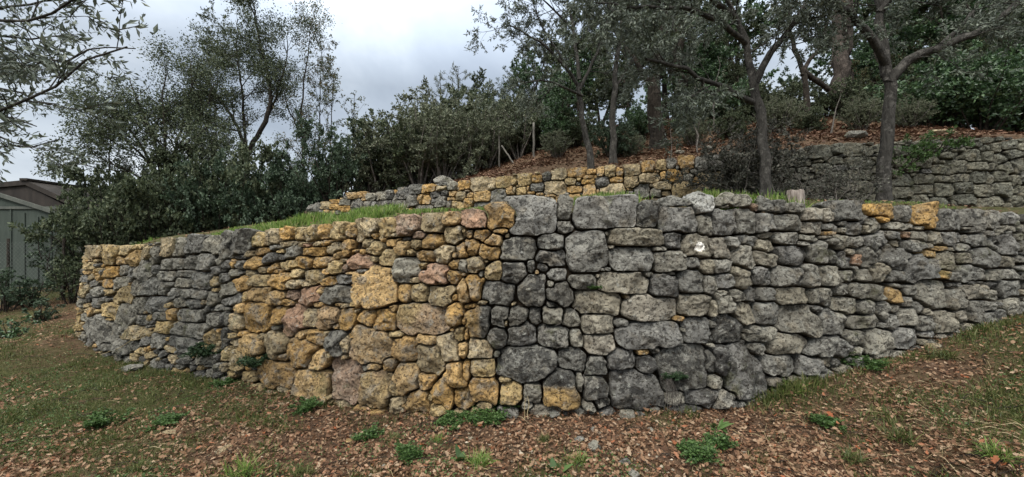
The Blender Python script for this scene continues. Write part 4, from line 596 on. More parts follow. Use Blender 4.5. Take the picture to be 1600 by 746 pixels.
x, y = scatter(480000, (1.5, 12.5), gd, rng); k = on_lower(x, y, -.0); x, y = x[k], y[k]
h = rng.uniform(.018, .055, len(x))*(1+.9*np.clip(fbm(x*2, y*2, x*0+6, 2)*2, 0, 1)); h = np.where(x < -2, h*.95, h)
o = blades('grass', x, y, ground(x, y)-.004, h, M['grass'], rng, .0034, .8)
tag(o, 'short green grass growing through the dead leaves before the wall', 'grass', kind='stuff')
# low creeping herbs in ragged patches
n = 110000; x, y = scatter(n, (1.55, 9), lambda x, y: np.clip((fbm(x*1.6+20, y*1.6, x*0+1, 4)+.22*green_mask(x, y)-.10)*6, 0, 1), rng); k = on_lower(x, y, -.03); x, y = x[k], y[k]
o = leaf_mesh('creeping_herbs', np.stack([x, y, ground(x, y)+rng.uniform(.006, .04, len(x))], -1), rng.uniform(.012, .030, len(x)), M['ivygreen'], rng, shape=DIA, tilt=.6)
tag(o, 'ragged patches of small green creeping weeds among the dead leaves', 'weeds', kind='stuff')
# tufts at the foot of the wall
X, Y, H = [], [], []
for (p, n, hh, wd) in [(1180, 700, .30, .35), (1215, 800, .34, .35), (1250, 500, .24, .3), (1300, 500, .16, .35), (1345, 700, .17, .3), (1400, 450, .15, .35), (1460, 450, .16, .4), (1500, 600, .26, .4), (860, 160, .10, .25), (970, 150, .10, .3), (700, 160, .10, .2), (1060, 220, .2, .15), (350, 260, .13, .4), (290, 260, .16, .5), (230, 400, .2, .5), (180, 500, .22, .5), (140, 500, .26, .5), (1550, 600, .22, .5)]:
    n = int(n*.33); s = arc(W1, p); ss = s+rng.normal(0, wd*.4, n); dd = -np.abs(rng.normal(.04, .10, n))-.14
    X.append(W1.ev(ss, W1.x)-W1.ev(ss, W1.ty)*dd); Y.append(W1.ev(ss, W1.y)+W1.ev(ss, W1.tx)*dd); H.append(hh*.6*rng.uniform(.3, 1, n))
X, Y, H = map(np.concatenate, (X, Y, H))
o = blades('wall_foot_grass', X, Y, ground(X, Y)-.01, H, M['grass'], rng, .0032, .55)
tag(o, 'longer grass tufts growing along the foot of the front wall', 'grass', kind='stuff')
# bright fresh grass on the lip of the terrace
X, Y, H = [], [], []
def lip(p0, p1, n, d0, d1_, hh):
    s = rng.uniform(arc(W1, p0), arc(W1, p1), n); s = s+fbm(s*5, s*0, s*0, 2)*.3
    k = rng.rand(n) < np.clip(.5+fbm(s*2.6, s*0+3, s*0, 3)*2.6, .03, 1); s = s[k]; d = rng.uniform(d0, d1_, len(s))**1
    X.append(W1.ev(s, W1.x)-W1.ev(s, W1.ty)*d); Y.append(W1.ev(s, W1.y)+W1.ev(s, W1.tx)*d); H.append(hh*rng.uniform(.35, 1, len(s)))
lip(130, 260, 2500, .35, 1.0, .12); lip(250, 390, 5000, .4, 1.2, .12); lip(370, 530, 16000, .33, 1.3, .20); lip(500, 720, 7000, .45, 2.6, .09); lip(700, 960, 3500, 1.0, 4, .08)
lip(970, 1080, 4200, .6, 2.6, .20); lip(1165, 1232, 2600, .30, .75, .27); lip(1252, 1335, 2600, .30, .8, .24); lip(1225, 1260, 300, .3, .5, .14); lip(1320, 1600, 2200, .5, 1.6, .06)
X, Y, H = map(np.concatenate, (X, Y, H))
o = blades('terrace_grass', X, Y, ground(X, Y)-.01, H, M['brightgrass'], rng, .0045, .5)
tag(o, 'bright green grass along the lip of the terrace above the wall', 'grass', kind='stuff')
# dry grass stalks lying about
n = 1800; y = 1.6*(10/1.6)**rng.rand(n); x = rng.uniform(-1.3, 1.3, n)*y; k = on_lower(x, y, -.1) & (rng.rand(n) < .35+.5*sstep(.5, 3, x)); x, y = x[k], y[k]
L_ = rng.uniform(.08, .34, len(x)); az = rng.uniform(0, PI, len(x)); dx, dy = np.cos(az), np.sin(az)
z0, z1 = ground(x, y), ground(x+dx*L_, y+dy*L_); w_ = .0016; zz_ = rng.uniform(.012, .05, len(x))
Vv = np.stack([np.stack([x-dy*w_, y+dx*w_, z0+.01], -1), np.stack([x+dy*w_, y-dx*w_, z0+.01], -1), np.stack([x+dx*L_/2+dy*w_, y+dy*L_/2-dx*w_, (z0+z1)/2+zz_+.003], -1), np.stack([x+dx*L_/2-dy*w_, y+dy*L_/2+dx*w_, (z0+z1)/2+zz_], -1), np.stack([x+dx*L_, y+dy*L_, z1+.012], -1)], 1).reshape(-1, 3)
b0 = np.arange(len(x))[:, None]*5
o = mesh('dry_grass', Vv, [b0+np.array([[0, 1, 2, 3]]), b0+np.array([[3, 2, 4]])], M['straw'])
tag(o, 'pale dry grass stalks lying across the dead leaves', 'dry grass', kind='stuff')
n = 900; y = 1.6*(10/1.6)**rng.rand(n); x = rng.uniform(-1.3, 1.3, n)*y; k = on_lower(x, y, -.1); x, y = x[k], y[k]
L_ = rng.uniform(.06, .30, len(x)); az = rng.uniform(0, PI, len(x)); dx, dy = np.cos(az), np.sin(az)
z0, z1 = ground(x, y), ground(x+dx*L_, y+dy*L_); w_ = rng.uniform(.0018, .004, len(x))
A_ = np.stack([x, y, z0+.018], -1); B_ = np.stack([x+dx*L_, y+dy*L_, z1+.022], -1); Mi = (A_+B_)/2+np.stack([-dy*L_*.12, dx*L_*.12, .014+0*x], -1)
q_ = [np.stack([-dy*w_, dx*w_, 0*w_], -1), np.stack([dy*w_, -dx*w_, 0*w_], -1), np.stack([0*w_, 0*w_, w_*1.6], -1)]
Vv = np.stack([P_+q for P_ in (A_, Mi, B_) for q in q_], 1).reshape(-1, 3); b0 = np.arange(len(x))[:, None]*9
o = mesh('fallen_twigs', Vv, [np.concatenate([b0+np.array([[r_*3+a_, r_*3+(a_+1) % 3, r_*3+3+(a_+1) % 3, r_*3+3+a_]]) for r_ in (0, 1) for a_ in (0, 1, 2)])], M['darkbark'])
tag(o, 'broken brown twigs lying in the leaf litter', 'twigs', kind='stuff')
# small gravel and stone chips
n = 900; y = 1.6*(6/1.6)**rng.rand(n); x = rng.normal(.25, .55, n)*y*.5; k = on_lower(x, y, -.12); x, y = x[k], y[k]; n = len(x)
oc = np.array([(1, 0, 0), (0, 1, 0), (-1, 0, 0), (0, -1, 0), (0, 0, 1), (0, 0, -1)], float)
sz = rng.uniform(.006, .022, n)
Vv = (np.stack([x, y, ground(x, y)+sz*.4], -1)[:, None]+sz[:, None, None]*oc[None]*rng.uniform(.6, 1.4, (n, 6, 1))*np.array([1, 1, .6])).reshape(-1, 3)
b0 = np.arange(n)[:, None]*6
T = np.concatenate([b0+np.array([[a, (a+1) % 4, 4]]) for a in range(4)]+[b0+np.array([[(a+1) % 4, a, 5]]) for a in range(4)])
m, t, b = material('chips', .9, .2); g = t.nodes.new('ShaderNodeNewGeometry')
t.links.new(ramp_out(t, g.outputs['Random Per Island'], [(0, (.10, .08, .06)), (.5, (.24, .2, .15)), (1, (.42, .36, .28))]), b.inputs['Base Color'])
o = mesh('gravel', Vv, [T], m, None, False); tag(o, 'loose gravel and stone chips among the leaves', 'gravel', kind='stuff')
# ---------------------------------------------------------------- trees and shrubs
class Grow:
    def __init__(s, seed): s.r = np.random.RandomState(seed); s.tubes = []; s.twigs = []; s.A = []; s.D = []
    def tube(s, P, rad, twig=False): (s.twigs if twig else s.tubes).append((P, rad))
    def path(s, P0, D, Ln, n, wob, up=0.0):
        D = D/np.linalg.norm(D); P = [P0]; st = Ln/n
        for i in range(n):
            D = D+s.r.normal(0, wob, 3)+np.array([0, 0, up]); D = D/np.linalg.norm(D); P.append(P[-1]+D*st)
        return np.array(P)
    def kids(s, P, r0, r1, lev, o):
        """shoots off a limb: o has per level (length, number per metre, angle, wobble, up)"""
        seg = np.linalg.norm(np.diff(P, axis=0), axis=1); Lt = seg.sum(); cum = np.r_[0, np.cumsum(seg)]
        ln, per, ang, wob, up, start = o[lev]
        k = max(1, int(Lt*per*(1-start)+s.r.rand()))
        for _ in range(k):
            q = (start+(1-start)*s.r.rand())*Lt; i = min(np.searchsorted(cum, q)-1, len(P)-2); i = max(i, 0)
            f = (q-cum[i])/max(seg[i], 1e-6); B = P[i]*(1-f)+P[i+1]*f; d = (P[i+1]-P[i])/max(seg[i], 1e-6)
            x = np.cross(d, s.r.normal(0, 1, 3)); x /= np.linalg.norm(x)+1e-9
            a = R(ang)*s.r.uniform(.6, 1.3); nd = d*math.cos(a)+x*math.sin(a)
            l2 = ln*s.r.uniform(.6, 1.25)*(1-.45*q/Lt)
            rr = (r0+(r1-r0)*q/Lt)*.6; last = lev == len(o)-1
            n = 4 if not last else 3
            Q = s.path(B, nd, l2, n, wob, up); rr = min(rr, .012*l2+.002) if not last else .0035
            s.tube(Q, np.linspace(rr, rr*.4, n+1), lev >= len(o)-2)
            if last: s.A.append(Q[1:]); s.D.append(np.diff(Q, axis=0))
            else: s.kids(Q, rr, rr*.4, lev+1, o)
        if lev < len(o)-1 and lev > 0: pass
    def limb(s, P, r0, r1, o, lev=0, sub=6, wig=.016):
        P = np.array(P, float); d = np.r_[0, np.cumsum(np.linalg.norm(np.diff(P, axis=0), axis=1))]
        t = np.linspace(0, d[-1], max(4, int(d[-1]/.22))); Q = np.stack([smooth(np.interp(t, d, P[:, i]), 2) for i in range(3)], -1)
        Q[1:] += s.r.normal(0, wig, (len(Q)-1, 3))*np.minimum(1, np.arange(1, len(Q))/3)[:, None]
        s.tube(Q, np.linspace(r0, r1, len(Q)))
        if o: s.kids(Q, r0, r1, lev, o)
        return Q
    def mesh_tubes(s, name, tubes, mat, parent, origin, flare=False):
        V = []; F = []; k = 0
        for P, rad in tubes:
            n = len(P); ns = 10 if rad[0] > .07 else (6 if rad[0] > .018 else 3)
            T = np.gradient(P, axis=0); T /= np.linalg.norm(T, axis=1)[:, None]+1e-9
            ref = np.array([1., 0, 0]) if abs(T[0, 0]) < .7 else np.array([0, 1., 0])
            A = np.cross(T, ref); A /= np.linalg.norm(A, axis=1)[:, None]+1e-9; B = np.cross(T, A)
            th = np.arange(ns)/ns*2*PI; rr = np.asarray(rad)[:, None]*np.ones((1, ns))
            if rad[0] > .07 and not V: rr = rr*(1+.55*np.exp(-np.r_[0, np.cumsum(np.linalg.norm(np.diff(P, axis=0), axis=1))]/.16))[:, None]
            if rad[0] > .05: rr = rr*(1+.14*vnoise(P[:, 2:3]*3+th[None]*0, np.cos(th)[None]*1.6+P[:, 0:1], np.sin(th)[None]*1.6)*2)
            ring = P[:, None]+rr[..., None]*(np.cos(th)[None, :, None]*A[:, None]+np.sin(th)[None, :, None]*B[:, None])
            V.append(ring.reshape(-1, 3)); i = np.arange(n*ns).reshape(n, ns)+k; j = np.roll(i, -1, 1)
            F.append(np.stack([i[:-1], j[:-1], j[1:], i[1:]], -1).reshape(-1, 4)); k += n*ns
        if not V: return None
        return mesh(name, np.concatenate(V)-origin, [np.concatenate(F)], mat, parent)
    def leaves(s, name, mat, parent, origin, size=.06, asp=.25, per=6, spread=.04, keep=1.0, droop=.1, fol=None):
        if not s.A: return None
        A = np.concatenate(s.A); D = np.concatenate(s.D); A = np.repeat(A, per, 0); D = np.repeat(D, per, 0)
        if keep < 1: k = s.r.rand(len(A)) < keep; A, D = A[k], D[k]
        n = len(A); A = A-D*s.r.rand(n, 1)+s.r.normal(0, spread*.35, (n, 3))
        D = D/(np.linalg.norm(D, axis=1)[:, None]+1e-9)
        d = D*.7+s.r.normal(0, .75, (n, 3)); d[:, 2] -= droop; d /= np.linalg.norm(d, axis=1)[:, None]
        x = np.cross(d, s.r.normal(0, 1, (n, 3))); x /= np.linalg.norm(x, axis=1)[:, None]+1e-9; nn = np.cross(d, x)
        l = size*s.r.uniform(.65, 1.25, (n, 1)); w = l*asp
        P0 = A; Pm = A+d*l*.5+nn*l*.07; P1 = A+d*l
        V = np.stack([P0, Pm+x*w, P1, Pm-x*w], 1).reshape(-1, 3)-origin
        return mesh(name, V, [np.arange(n*4).reshape(n, 4)], mat, parent, False)
    def finish(s, name, label, cat, base, barkm, leafm, group=None, twigm=None, **kw):
        base = np.array(base, float); root = thing(name, label, cat, base, 0, group)
        s.mesh_tubes('trunk' if cat == 'tree' else 'stem', s.tubes, barkm, root, base)
        s.mesh_tubes('twigs', s.twigs, twigm or barkm, root, base)
        s.leaves('crown' if cat == 'tree' else 'foliage', leafm, root, base, **kw)
        return root
def gz(x, y): return float(ground(np.array([x]), np.array([y]))[0])
def foot(px, Y, dz=-.08):
    x = (px-800)/640*Y; return np.array([x, Y, gz(x, Y)+dz])
# limbs given by where they pass: (photo column, photo row, depth)
def via(*p): return [at(*q) for q in p]

# generic broadleaf used many times for the wood
def wood_tree(seed, h, spread, name, label, cat, barkm, leafm, stems=1, bare=.3, lean=0, dens=1.0, size=.09, asp=.3, per=6, keep=1.0, start=None, loc=(0, 0, 0), group=None, r0=None):
    g = Grow(seed); base = np.zeros(3)
    o = [(spread*.62, 3.0*dens, 52, .13, .05, bare), (spread*.30, 4.2*dens, 48, .15, .02, .15), (spread*.15, 8*dens, 45, .2, 0, .1)]
    for k in range(stems):
        a = g.r.uniform(0, 2*PI); d = np.array([math.cos(a)*(.12+.22*(stems > 1))+lean, math.sin(a)*(.12+.22*(stems > 1)), 1])
        P = g.path(base+np.array([math.cos(a), math.sin(a), 0])*.08*(stems > 1), d, h*g.r.uniform(.85, 1.05), 9, .07, .03)
        rr = (r0 or h*.017)/math.sqrt(stems)
        g.tube(P, np.linspace(rr, rr*.16, len(P))); g.kids(P, rr, rr*.16, 0, o)
    root = g.finish(name, label, cat, (0, 0, 0), barkm, leafm, group, size=size, asp=asp, per=per, keep=keep)
    root.location = loc
    return root
def shrub(seed, rad, h, name, label, barkm, leafm, size=.07, asp=.28, per=6, n=14, loc=(0, 0, 0), group=None, cat='shrub', keep=1.0, dens=1.0, scale=None):
    g = Grow(seed)
    o = [(rad*.55, 5.0*dens, 50, .16, .03, .12), (rad*.30, 9*dens, 48, .2, 0, .1)]
    for k in range(n):
        a = 2*PI*k/n+g.r.uniform(-.2, .2); q = g.r.uniform(.1, 1)
        d = np.array([math.cos(a)*q*rad/h*1.2, math.sin(a)*q*rad/h*1.2, 1]); Ln = math.sqrt((q*rad)**2+(h*(1-.25*q*q))**2)*g.r.uniform(.75, 1)
        P = g.path(np.array([math.cos(a), math.sin(a), 0])*rad*.15*q, d, Ln, 6, .10, .02)
        g.tube(P, np.linspace(.012+.006*h, .004, len(P)), False); g.kids(P, .01, .004, 0, o)
    root = g.finish(name, label, cat, (0, 0, 0), barkm, leafm, group, size=size, asp=asp, per=per, keep=keep)
    root.location = loc
    if scale: root.scale = scale
    return root
# ---------------------------------------------------------------- the trees of the terrace and the bank (right)
OL = dict(size=.074, asp=.145, per=9, spread=.05, droop=.15)
o3 = [(1.15, 4.2, 50, .16, .02, .15), (.62, 6.5, 48, .2, -.01, .12), (.30, 9.5, 45, .25, -.03, .1)]
o2 = o3[1:]
def olive(seed, base, limbs, label, o=o3, bm='olivebark', lm='olive', name='olive_tree', group=None, **kw):
    g = Grow(seed)
    for P, r0, r1, oo in limbs: g.limb(P, r0, r1, oo)
    k = dict(OL); k.update(kw)
    return g.finish(name, label, 'tree', base, M[bm], M[lm], group, **k)
b = foot(1380, 6.9)
olive(101, b, [
    (np.vstack([[b], via((1382, 270, 6.9), (1386, 200, 6.9), (1388, 150, 6.95), (1386, 110, 7.0))]), .10, .08, None),
    (via((1386, 118, 7.0), (1378, 60, 7.1), (1372, 0, 7.2), (1365, -70, 7.3), (1350, -150, 7.4)), .082, .03, o3),
    (via((1388, 130, 6.95), (1415, 95, 6.9), (1470, 70, 6.8), (1530, 55, 6.7), (1580, 15, 6.5), (1640, -50, 6.3)), .078, .035, o3),
    (via((1384, 100, 7.0), (1350, 40, 6.8), (1305, 5, 6.5), (1250, -40, 6.2), (1190, -70, 6)), .07, .02, o3),
    (via((1374, 20, 7.15), (1420, -40, 7.0), (1480, -90, 6.8)), .06, .02, o3),
    (via((1470, 72, 6.8), (1520, 20, 7.4), (1560, -30, 7.8)), .045, .015, o3),
], 'largest olive tree with furrowed grey trunk rising from the terrace behind the yellow capstones')
b = foot(1196, 6.7)
olive(102, b, [
    (np.vstack([[b], via((1197, 250, 6.7), (1192, 200, 6.75), (1180, 150, 6.8), (1172, 105, 6.85))]), .085, .065, None),
    (via((1176, 160, 6.75), (1150, 148, 6.6), (1122, 133, 6.4), (1090, 118, 6.2), (1050, 100, 6.0), (1010, 95, 5.8)), .055, .02, o3),
    (via((1172, 108, 6.85), (1165, 55, 6.9), (1140, 10, 6.9), (1110, -40, 6.8)), .06, .02, o3),
    (via((1180, 130, 6.8), (1200, 80, 6.8), (1235, 45, 6.7), (1262, 5, 6.6), (1280, -50, 6.5)), .065, .02, o3),
    (via((1168, 70, 6.9), (1120, 30, 6.5), (1060, 10, 6.1), (990, 15, 5.7), (930, 5, 5.4)), .05, .012, o3),
    (via((1150, 30, 6.9), (1080, -30, 6.4), (1000, -50, 6.0), (920, -50, 5.7), (860, -35, 5.5)), .05, .012, o3),
], 'dark trunked olive tree behind the twiggy bush with one long limb bending left')
b = foot(925, 9.4)
olive(103, b, [
    (np.vstack([[b], via((922, 232, 9.4), (912, 205, 9.4), (909, 170, 9.4), (903, 130, 9.4))]), .088, .045, None),
    (via((903, 135, 9.4), (880, 95, 9.2), (850, 70, 9.0), (815, 50, 8.8), (795, 40, 8.7)), .05, .012, o3),
    (via((905, 125, 9.4), (900, 70, 9.5), (890, 20, 9.6), (880, -40, 9.6)), .05, .014, o3),
    (via((910, 150, 9.4), (870, 130, 9.0), (835, 125, 8.8), (805, 130, 8.7)), .035, .01, o3),
    (via((906, 140, 9.4), (930, 90, 9.5), (950, 40, 9.6), (960, -20, 9.7)), .045, .012, o3),
    (via((890, 40, 9.5), (850, 0, 9.2), (820, -20, 9.0)), .03, .01, o3),
    (via((880, 95, 9.2), (840, 30, 9.0), (830, 0, 8.9)), .03, .01, o3),
], 'pale trunked olive tree leaning left from the bank, its fine crown against the sky', size=.075, per=8)
b = foot(958, 9.6)
olive(104, b, [
    (np.vstack([[b], via((957, 215, 9.6), (958, 170, 9.6), (960, 130, 9.6), (965, 80, 9.6), (975, 20, 9.7), (990, -50, 9.8))]), .085, .02, [(1.0, 2.2, 50, .16, .02, .5)]+o2),
    (via((960, 140, 9.6), (985, 100, 9.8), (1010, 60, 10)), .03, .01, o3),
], 'slim straight olive stem beside the round glossy bush on the bank')
b = foot(1030, 11.0)
olive(105, b, [
    (np.vstack([[b], via((1027, 200, 11), (1020, 170, 11), (1022, 120, 11), (1035, 60, 11), (1050, -10, 11), (1060, -80, 11))]), .21, .05, [(1.6, 1.6, 50, .16, .02, .3)]+o3),
    (via((1021, 140, 11), (990, 90, 11), (960, 50, 11.2), (940, 0, 11.4)), .08, .02, [(1.2, 2, 50, .16, .02, .2)]+o2),
], 'stout dark trunk leaning on the bank to the right of the slim stem', bm='darkbark', lm='oak', name='oak_tree', size=.075, asp=.26, per=5)
def tallpole(seed, px, Y, r, label, name='pine_tree', bm='pinebark', lean=0, lm='oak', up=True, gr=None):
    b = foot(px, Y); g = Grow(seed); top = b+np.array([lean, 0, 13.0])
    g.limb([b, b+np.array([lean*.2, 0, 3]), b+np.array([lean*.5, .1, 7]), top], r, r*.5, None, wig=.06)
    g.limb([b+np.array([lean*.4, 0, 5.2]), b+np.array([lean*.5+1, .4, 6.6]), b+np.array([lean*.5+2, .6, 7.6])], r*.3, .02, o3)
    g.limb([b+np.array([lean*.4, 0, 4.6]), b+np.array([lean*.5-1, .5, 6.0]), b+np.array([lean*.5-2, .3, 7.0])], r*.3, .02, o3)
    g.limb([b+np.array([lean*.4, 0, 6.5]), b+np.array([lean*.5-.4, .3, 8.0]), b+np.array([lean*.5-.8, -.3, 9.5])], r*.3, .02, o3)
    return g.finish(name, label, 'tree', b, M[bm], M[lm], gr, size=.09, asp=.2, per=5)
tallpole(110, 1063, 14.0, .20, 'thick dark straight trunk standing in the shade behind the leaning one', name='oak_tree', bm='darkbark', lean=-.2)
tallpole(111, 1314, 13.0, .235, 'tall bare pine trunk rising between the two big olives', lean=-.3)
tallpole(112, 1322, 15.5, .16, 'thinner pine trunk just behind the tall bare one', lean=.35)
b = foot(1262, 11)
olive(113, b, [
    (np.vstack([[b], via((1262, 170, 11), (1256, 110, 11), (1240, 75, 11), (1232, 40, 11), (1240, -20, 11))]), .085, .03, [(.9, 1.2, 50, .16, .02, .5)]+o2),
    (via((1254, 118, 11), (1262, 95, 11), (1285, 75, 11), (1292, 40, 11), (1300, -10, 11)), .06, .02, [(.8, 1.0, 50, .2, .02, .5)]+o2),
    (via((1255, 112, 11), (1275, 125, 11.1), (1295, 142, 11.2)), .075, .06, None),
], 'crooked thin tree forking in front of the gap of sky between the olives', bm='darkbark', lm='oakwarm', name='young_oak', size=.07, asp=.25, per=3)
def sapling(seed, px, Y, topy, label, lm='greybush', bend=0, r=.022):
    b = foot(px, Y); g = Grow(seed)
    g.limb(np.vstack([[b], [at(px+bend*.5, (topy+215)/2, Y)], [at(px+bend, topy, Y)]]), r, .006, [(.5, 2.0, 45, .2, .05, .45), (.25, 6, 45, .2, 0, .2)], wig=.03)
    return g.finish('sapling', label, 'tree', b, M['greytwig'], M[lm], 'bare saplings on the bank', size=.07, per=3)
sapling(120, 1090, 9.6, 128, 'pale slender sapling bowed left over the bank beside the dark trunks', bend=-8)
sapling(121, 1297, 9.8, 150, 'pale leaning sapling on the bank below the pine trunk', bend=14)
sapling(122, 1048, 9.7, 180, 'short yellow leaved sapling by the foot of the stout dark trunk', lm='ivygreen', bend=5, r=.012)
sapling(123, 1115, 12, 90, 'thin grey sapling standing before the dark wood', bend=8)

# ---------------------------------------------------------------- the wood behind: prototypes, then individual copies
def place(proto, px, Y, sc_=1.0, rz=None, label='', dz=-.15, group='', first=[True]):
    x = (px-800)/640*Y
    return tree_copy(proto, (x, Y, gz(x, Y)+dz), rz if rz is not None else RR.uniform(0, 6.28), sc_, label, group)
RR = random.Random(4)
DEN = dict(size=.10, asp=.30, per=12)
wt = [wood_tree(200, 6.5, 3.4, 'holm_oak', 'x', 'tree', M['darkbark'], M['oak'], 1, .22, dens=1.15, **DEN),
      wood_tree(201, 6.0, 3.0, 'holm_oak', 'x', 'tree', M['darkbark'], M['laurel'], 2, .15, dens=1.15, **DEN),
      wood_tree(202, 7.0, 3.0, 'holm_oak', 'x', 'tree', M['darkbark'], M['oakwarm'], 2, .25, dens=1.0, size=.09, asp=.28, per=11)]
used = [False]*3
spots = [  # column, depth, scale, prototype, label
 (862, 15.0, .62, 1, 'rounded light green young oak at the near end of the wood by the fence posts'),
 (905, 16.5, .85, 0, 'dark oak standing behind the leaning pale trunk'),
 (880, 13.0, .42, 1, 'low bright leafed oak between the fence post and the leaning trunk'),
 (985, 14.0, .72, 0, 'dark bushy oak filling the gap behind the round glossy bush'),
 (1040, 17.5, 1.1, 0, 'tall dark oak far behind the stout trunk'),
 (1110, 14.5, .78, 1, 'green oak standing behind the bowed pale sapling'),
 (1160, 15.0, .55, 0, 'low dark oak behind the dark trunked olive'),
 (1208, 17.5, .36, 1, 'small oak under the gap of sky beside the crooked tree'),
 (1256, 19.0, .42, 0, 'greenish oak seen through the fork of the crooked tree'),
 (1345, 18.0, .62, 0, 'dark oak behind the tall bare pine trunk'),
 (1372, 14.5, .55, 2, 'low loose oak between the pine trunk and the largest olive'),
 (1410, 15.0, .82, 1, 'green oak just right of the largest olive trunk'),
 (1430, 19.5, 1.3, 0, 'very tall oak at the back above the olive limb'),
 (1475, 13.5, .95, 1, 'leafy green oak above the dark laurel hedge'),
 (1530, 15.0, 1.15, 1, 'broad green oak rising behind the bushes at the right'),
 (1575, 12.0, 1.0, 0, 'dark oak nearest the right hand end of the upper wall'),
 (1625, 14.0, 1.2, 1, 'green oak partly out of the picture at the right'),
 (1690, 16.0, 1.3, 0, 'dark oak beyond the right edge of the wood'),
 (1085, 23.0, 1.5, 1, 'tall oak at the far back behind the thick straight trunk'),
 (1120, 22.0, 1.2, 0, 'tall dark oak at the far back left of the gap of sky'),
 (935, 18.0, .95, 1, 'leafy oak between the leaning trunk and the slim stem'),
 (1380, 22.0, 1.5, 1, 'tall oak directly behind the largest olive'),
 (1500, 21.0, 1.5, 0, 'tallest oak at the back of the right hand wood'),
]
for px, Y, s_c, k, lab in spots:
    x = (px-800)/640*Y; loc = (x, Y, gz(x, Y)-.15)
    if not used[k]:
        r = wt[k]; used[k] = True; r.location = loc; r.scale = (s_c,)*3; r['label'] = lab; r['group'] = 'trees of the wood on the bank'
    else: tree_copy(wt[k], loc, RR.uniform(0, 6.28), s_c, lab, 'trees of the wood on the bank')
# undergrowth shrubs
sp = [shrub(300, 1.25, 1.9, 'laurel_bush', 'x', M['darkbark'], M['laurel'], size=.095, asp=.27, per=6, n=16),
      shrub(301, 1.1, 1.6, 'broom_bush', 'x', M['greytwig'], M['greybush'], size=.058, asp=.24, per=12, n=18),
      shrub(302, 1.1, 1.5, 'glossy_bush', 'x', M['darkbark'], M['bluegreen'], size=.062, asp=.3, per=13, n=16),
      shrub(303, 1.2, 1.5, 'evergreen_bush', 'x', M['darkbark'], M['oak'], size=.062, asp=.32, per=13, n=16)]
us = [False]*4
def bush(k, px, Y, sc_, lab, gr, dz=-.08):
    x = (px-800)/640*Y; loc = (x, Y, gz(x, Y)+dz)
    if not us[k]:
        r = sp[k]; us[k] = True; r.location = loc; r.scale = (sc_,)*3 if np.isscalar(sc_) else sc_; r['label'] = lab; r['group'] = gr
    else: r = tree_copy(sp[k], loc, RR.uniform(0, 6.28), sc_, lab, gr)
    return r
G1 = 'bushes along the top of the bank'
for a in [
 (0, 1470, 10.6, (1.0, 1.0, .95), 'dense dark green laurel directly above the upper wall at the right'),
 (0, 1535, 10.2, (1.15, 1.1, 1.1), 'big laurel with paler leaves between two others over the wall'),
 (0, 1600, 10.4, (1.15, 1.1, 1.2), 'laurel cut by the right side of the view above the wall'),
 (0, 1500, 12.4, (1.3, 1.2, 1.35), 'taller laurel behind the front row at the right'),
 (0, 1580, 12.6, (1.4, 1.2, 1.6), 'tallest laurel rising into the oaks at the right'),
 (3, 1425, 12.2, .95, 'rounded evergreen bush right of the largest olive trunk'),
 (3, 1355, 12.5, .75, 'low evergreen bush glimpsed left of the largest olive trunk'),
 (3, 1290, 13.0, .75, 'dark low evergreen bush under the pine trunk'),
 (3, 1230, 12.5, .8, 'dark evergreen bush under the crooked thin tree'),
 (3, 1175, 12.6, .85, 'evergreen bush behind the dark olive trunk'),
 (0, 1125, 12.6, .75, 'laurel bush on the crest behind the bowed sapling'),
 (3, 1070, 12.8, .8, 'evergreen bush at the foot of the thick dark straight trunk'),
 (0, 1000, 12.5, .62, 'laurel bush behind the slim stem'),
 (2, 958, 10.4, (.62, .62, .72), 'round blue green glossy bush behind the slim straight stem'),
 (3, 900, 13.0, .7, 'evergreen bush behind the leaning pale trunk'),
 (0, 868, 13.6, .72, 'light green laurel right of the taller fence post'),
 (3, 838, 14.2, .8, 'dark bush behind the taller fence post'),
]: bush(*a, G1)
G7 = 'scraggy undergrowth on the leafy bank'
for a in [
 (1, 985, 10.4, .42, 'small grey shrub between the slim stem and the stout dark trunk'),
 (1, 1085, 10.6, .55, 'scraggy grey shrub behind the bowed pale sapling'),
 (3, 1140, 10.4, .48, 'dark little shrub on the bank above the twiggy bush'),
 (1, 1215, 10.2, .60, 'grey shrub just right of the dark olive trunk on the bank'),
 (3, 1268, 10.6, .45, 'little evergreen at the foot of the crooked thin tree'),
 (1, 1345, 10.2, .55, 'grey shrub against the left side of the largest olive'),
 (1, 1420, 10.3, .50, 'scraggy shrub between the largest olive and the laurels'),
 (1, 870, 11.6, .50, 'low grey shrub on the bank just left of the leaning trunk'),
]: bush(*a, G7)
G2 = 'grey green thicket above the low end of the upper wall'
for a in [
 (1, 812, 14.0, (1.21, 1.21, 1.32), 'grey green broom between the two fence posts'),
 (3, 790, 15.0, (1.32, 1.32, 1.44), 'dark evergreen behind the leaning fence brace'),
 (1, 762, 13.8, (1.16, 1.16, 1.26), 'broom bush just left of the shorter fence post'),
 (1, 728, 13.5, (1.38, 1.38, 1.50), 'broad twiggy broom above the middle of the low wall'),
 (1, 695, 13.2, (1.26, 1.26, 1.38), 'grey broom above the loose rocks on the bank'),
 (1, 655, 13.4, (1.59, 1.59, 1.74), 'large grey twiggy broom with silvery stems'),
 (3, 622, 14.0, (1.49, 1.49, 1.62), 'dark green bush left of the silvery broom'),
 (1, 590, 13.8, (1.54, 1.54, 1.68), 'broom at the left end of the thicket beside the dark hedge'),
 (3, 745, 16.0, (1.87, 1.87, 2.04), 'tall evergreen thicket behind the brooms near the middle'),
 (1, 680, 16.0, (2.09, 2.09, 2.28), 'high grey bush at the back under the feathery tree'),
 (1, 610, 16.5, (2.09, 2.09, 2.28), 'high grey bush at the back near the left of the thicket'),
 (3, 560, 16.0, (1.76, 1.76, 1.92), 'evergreen bush behind the gap beside the dark hedge'),
]: bush(*a, G2)
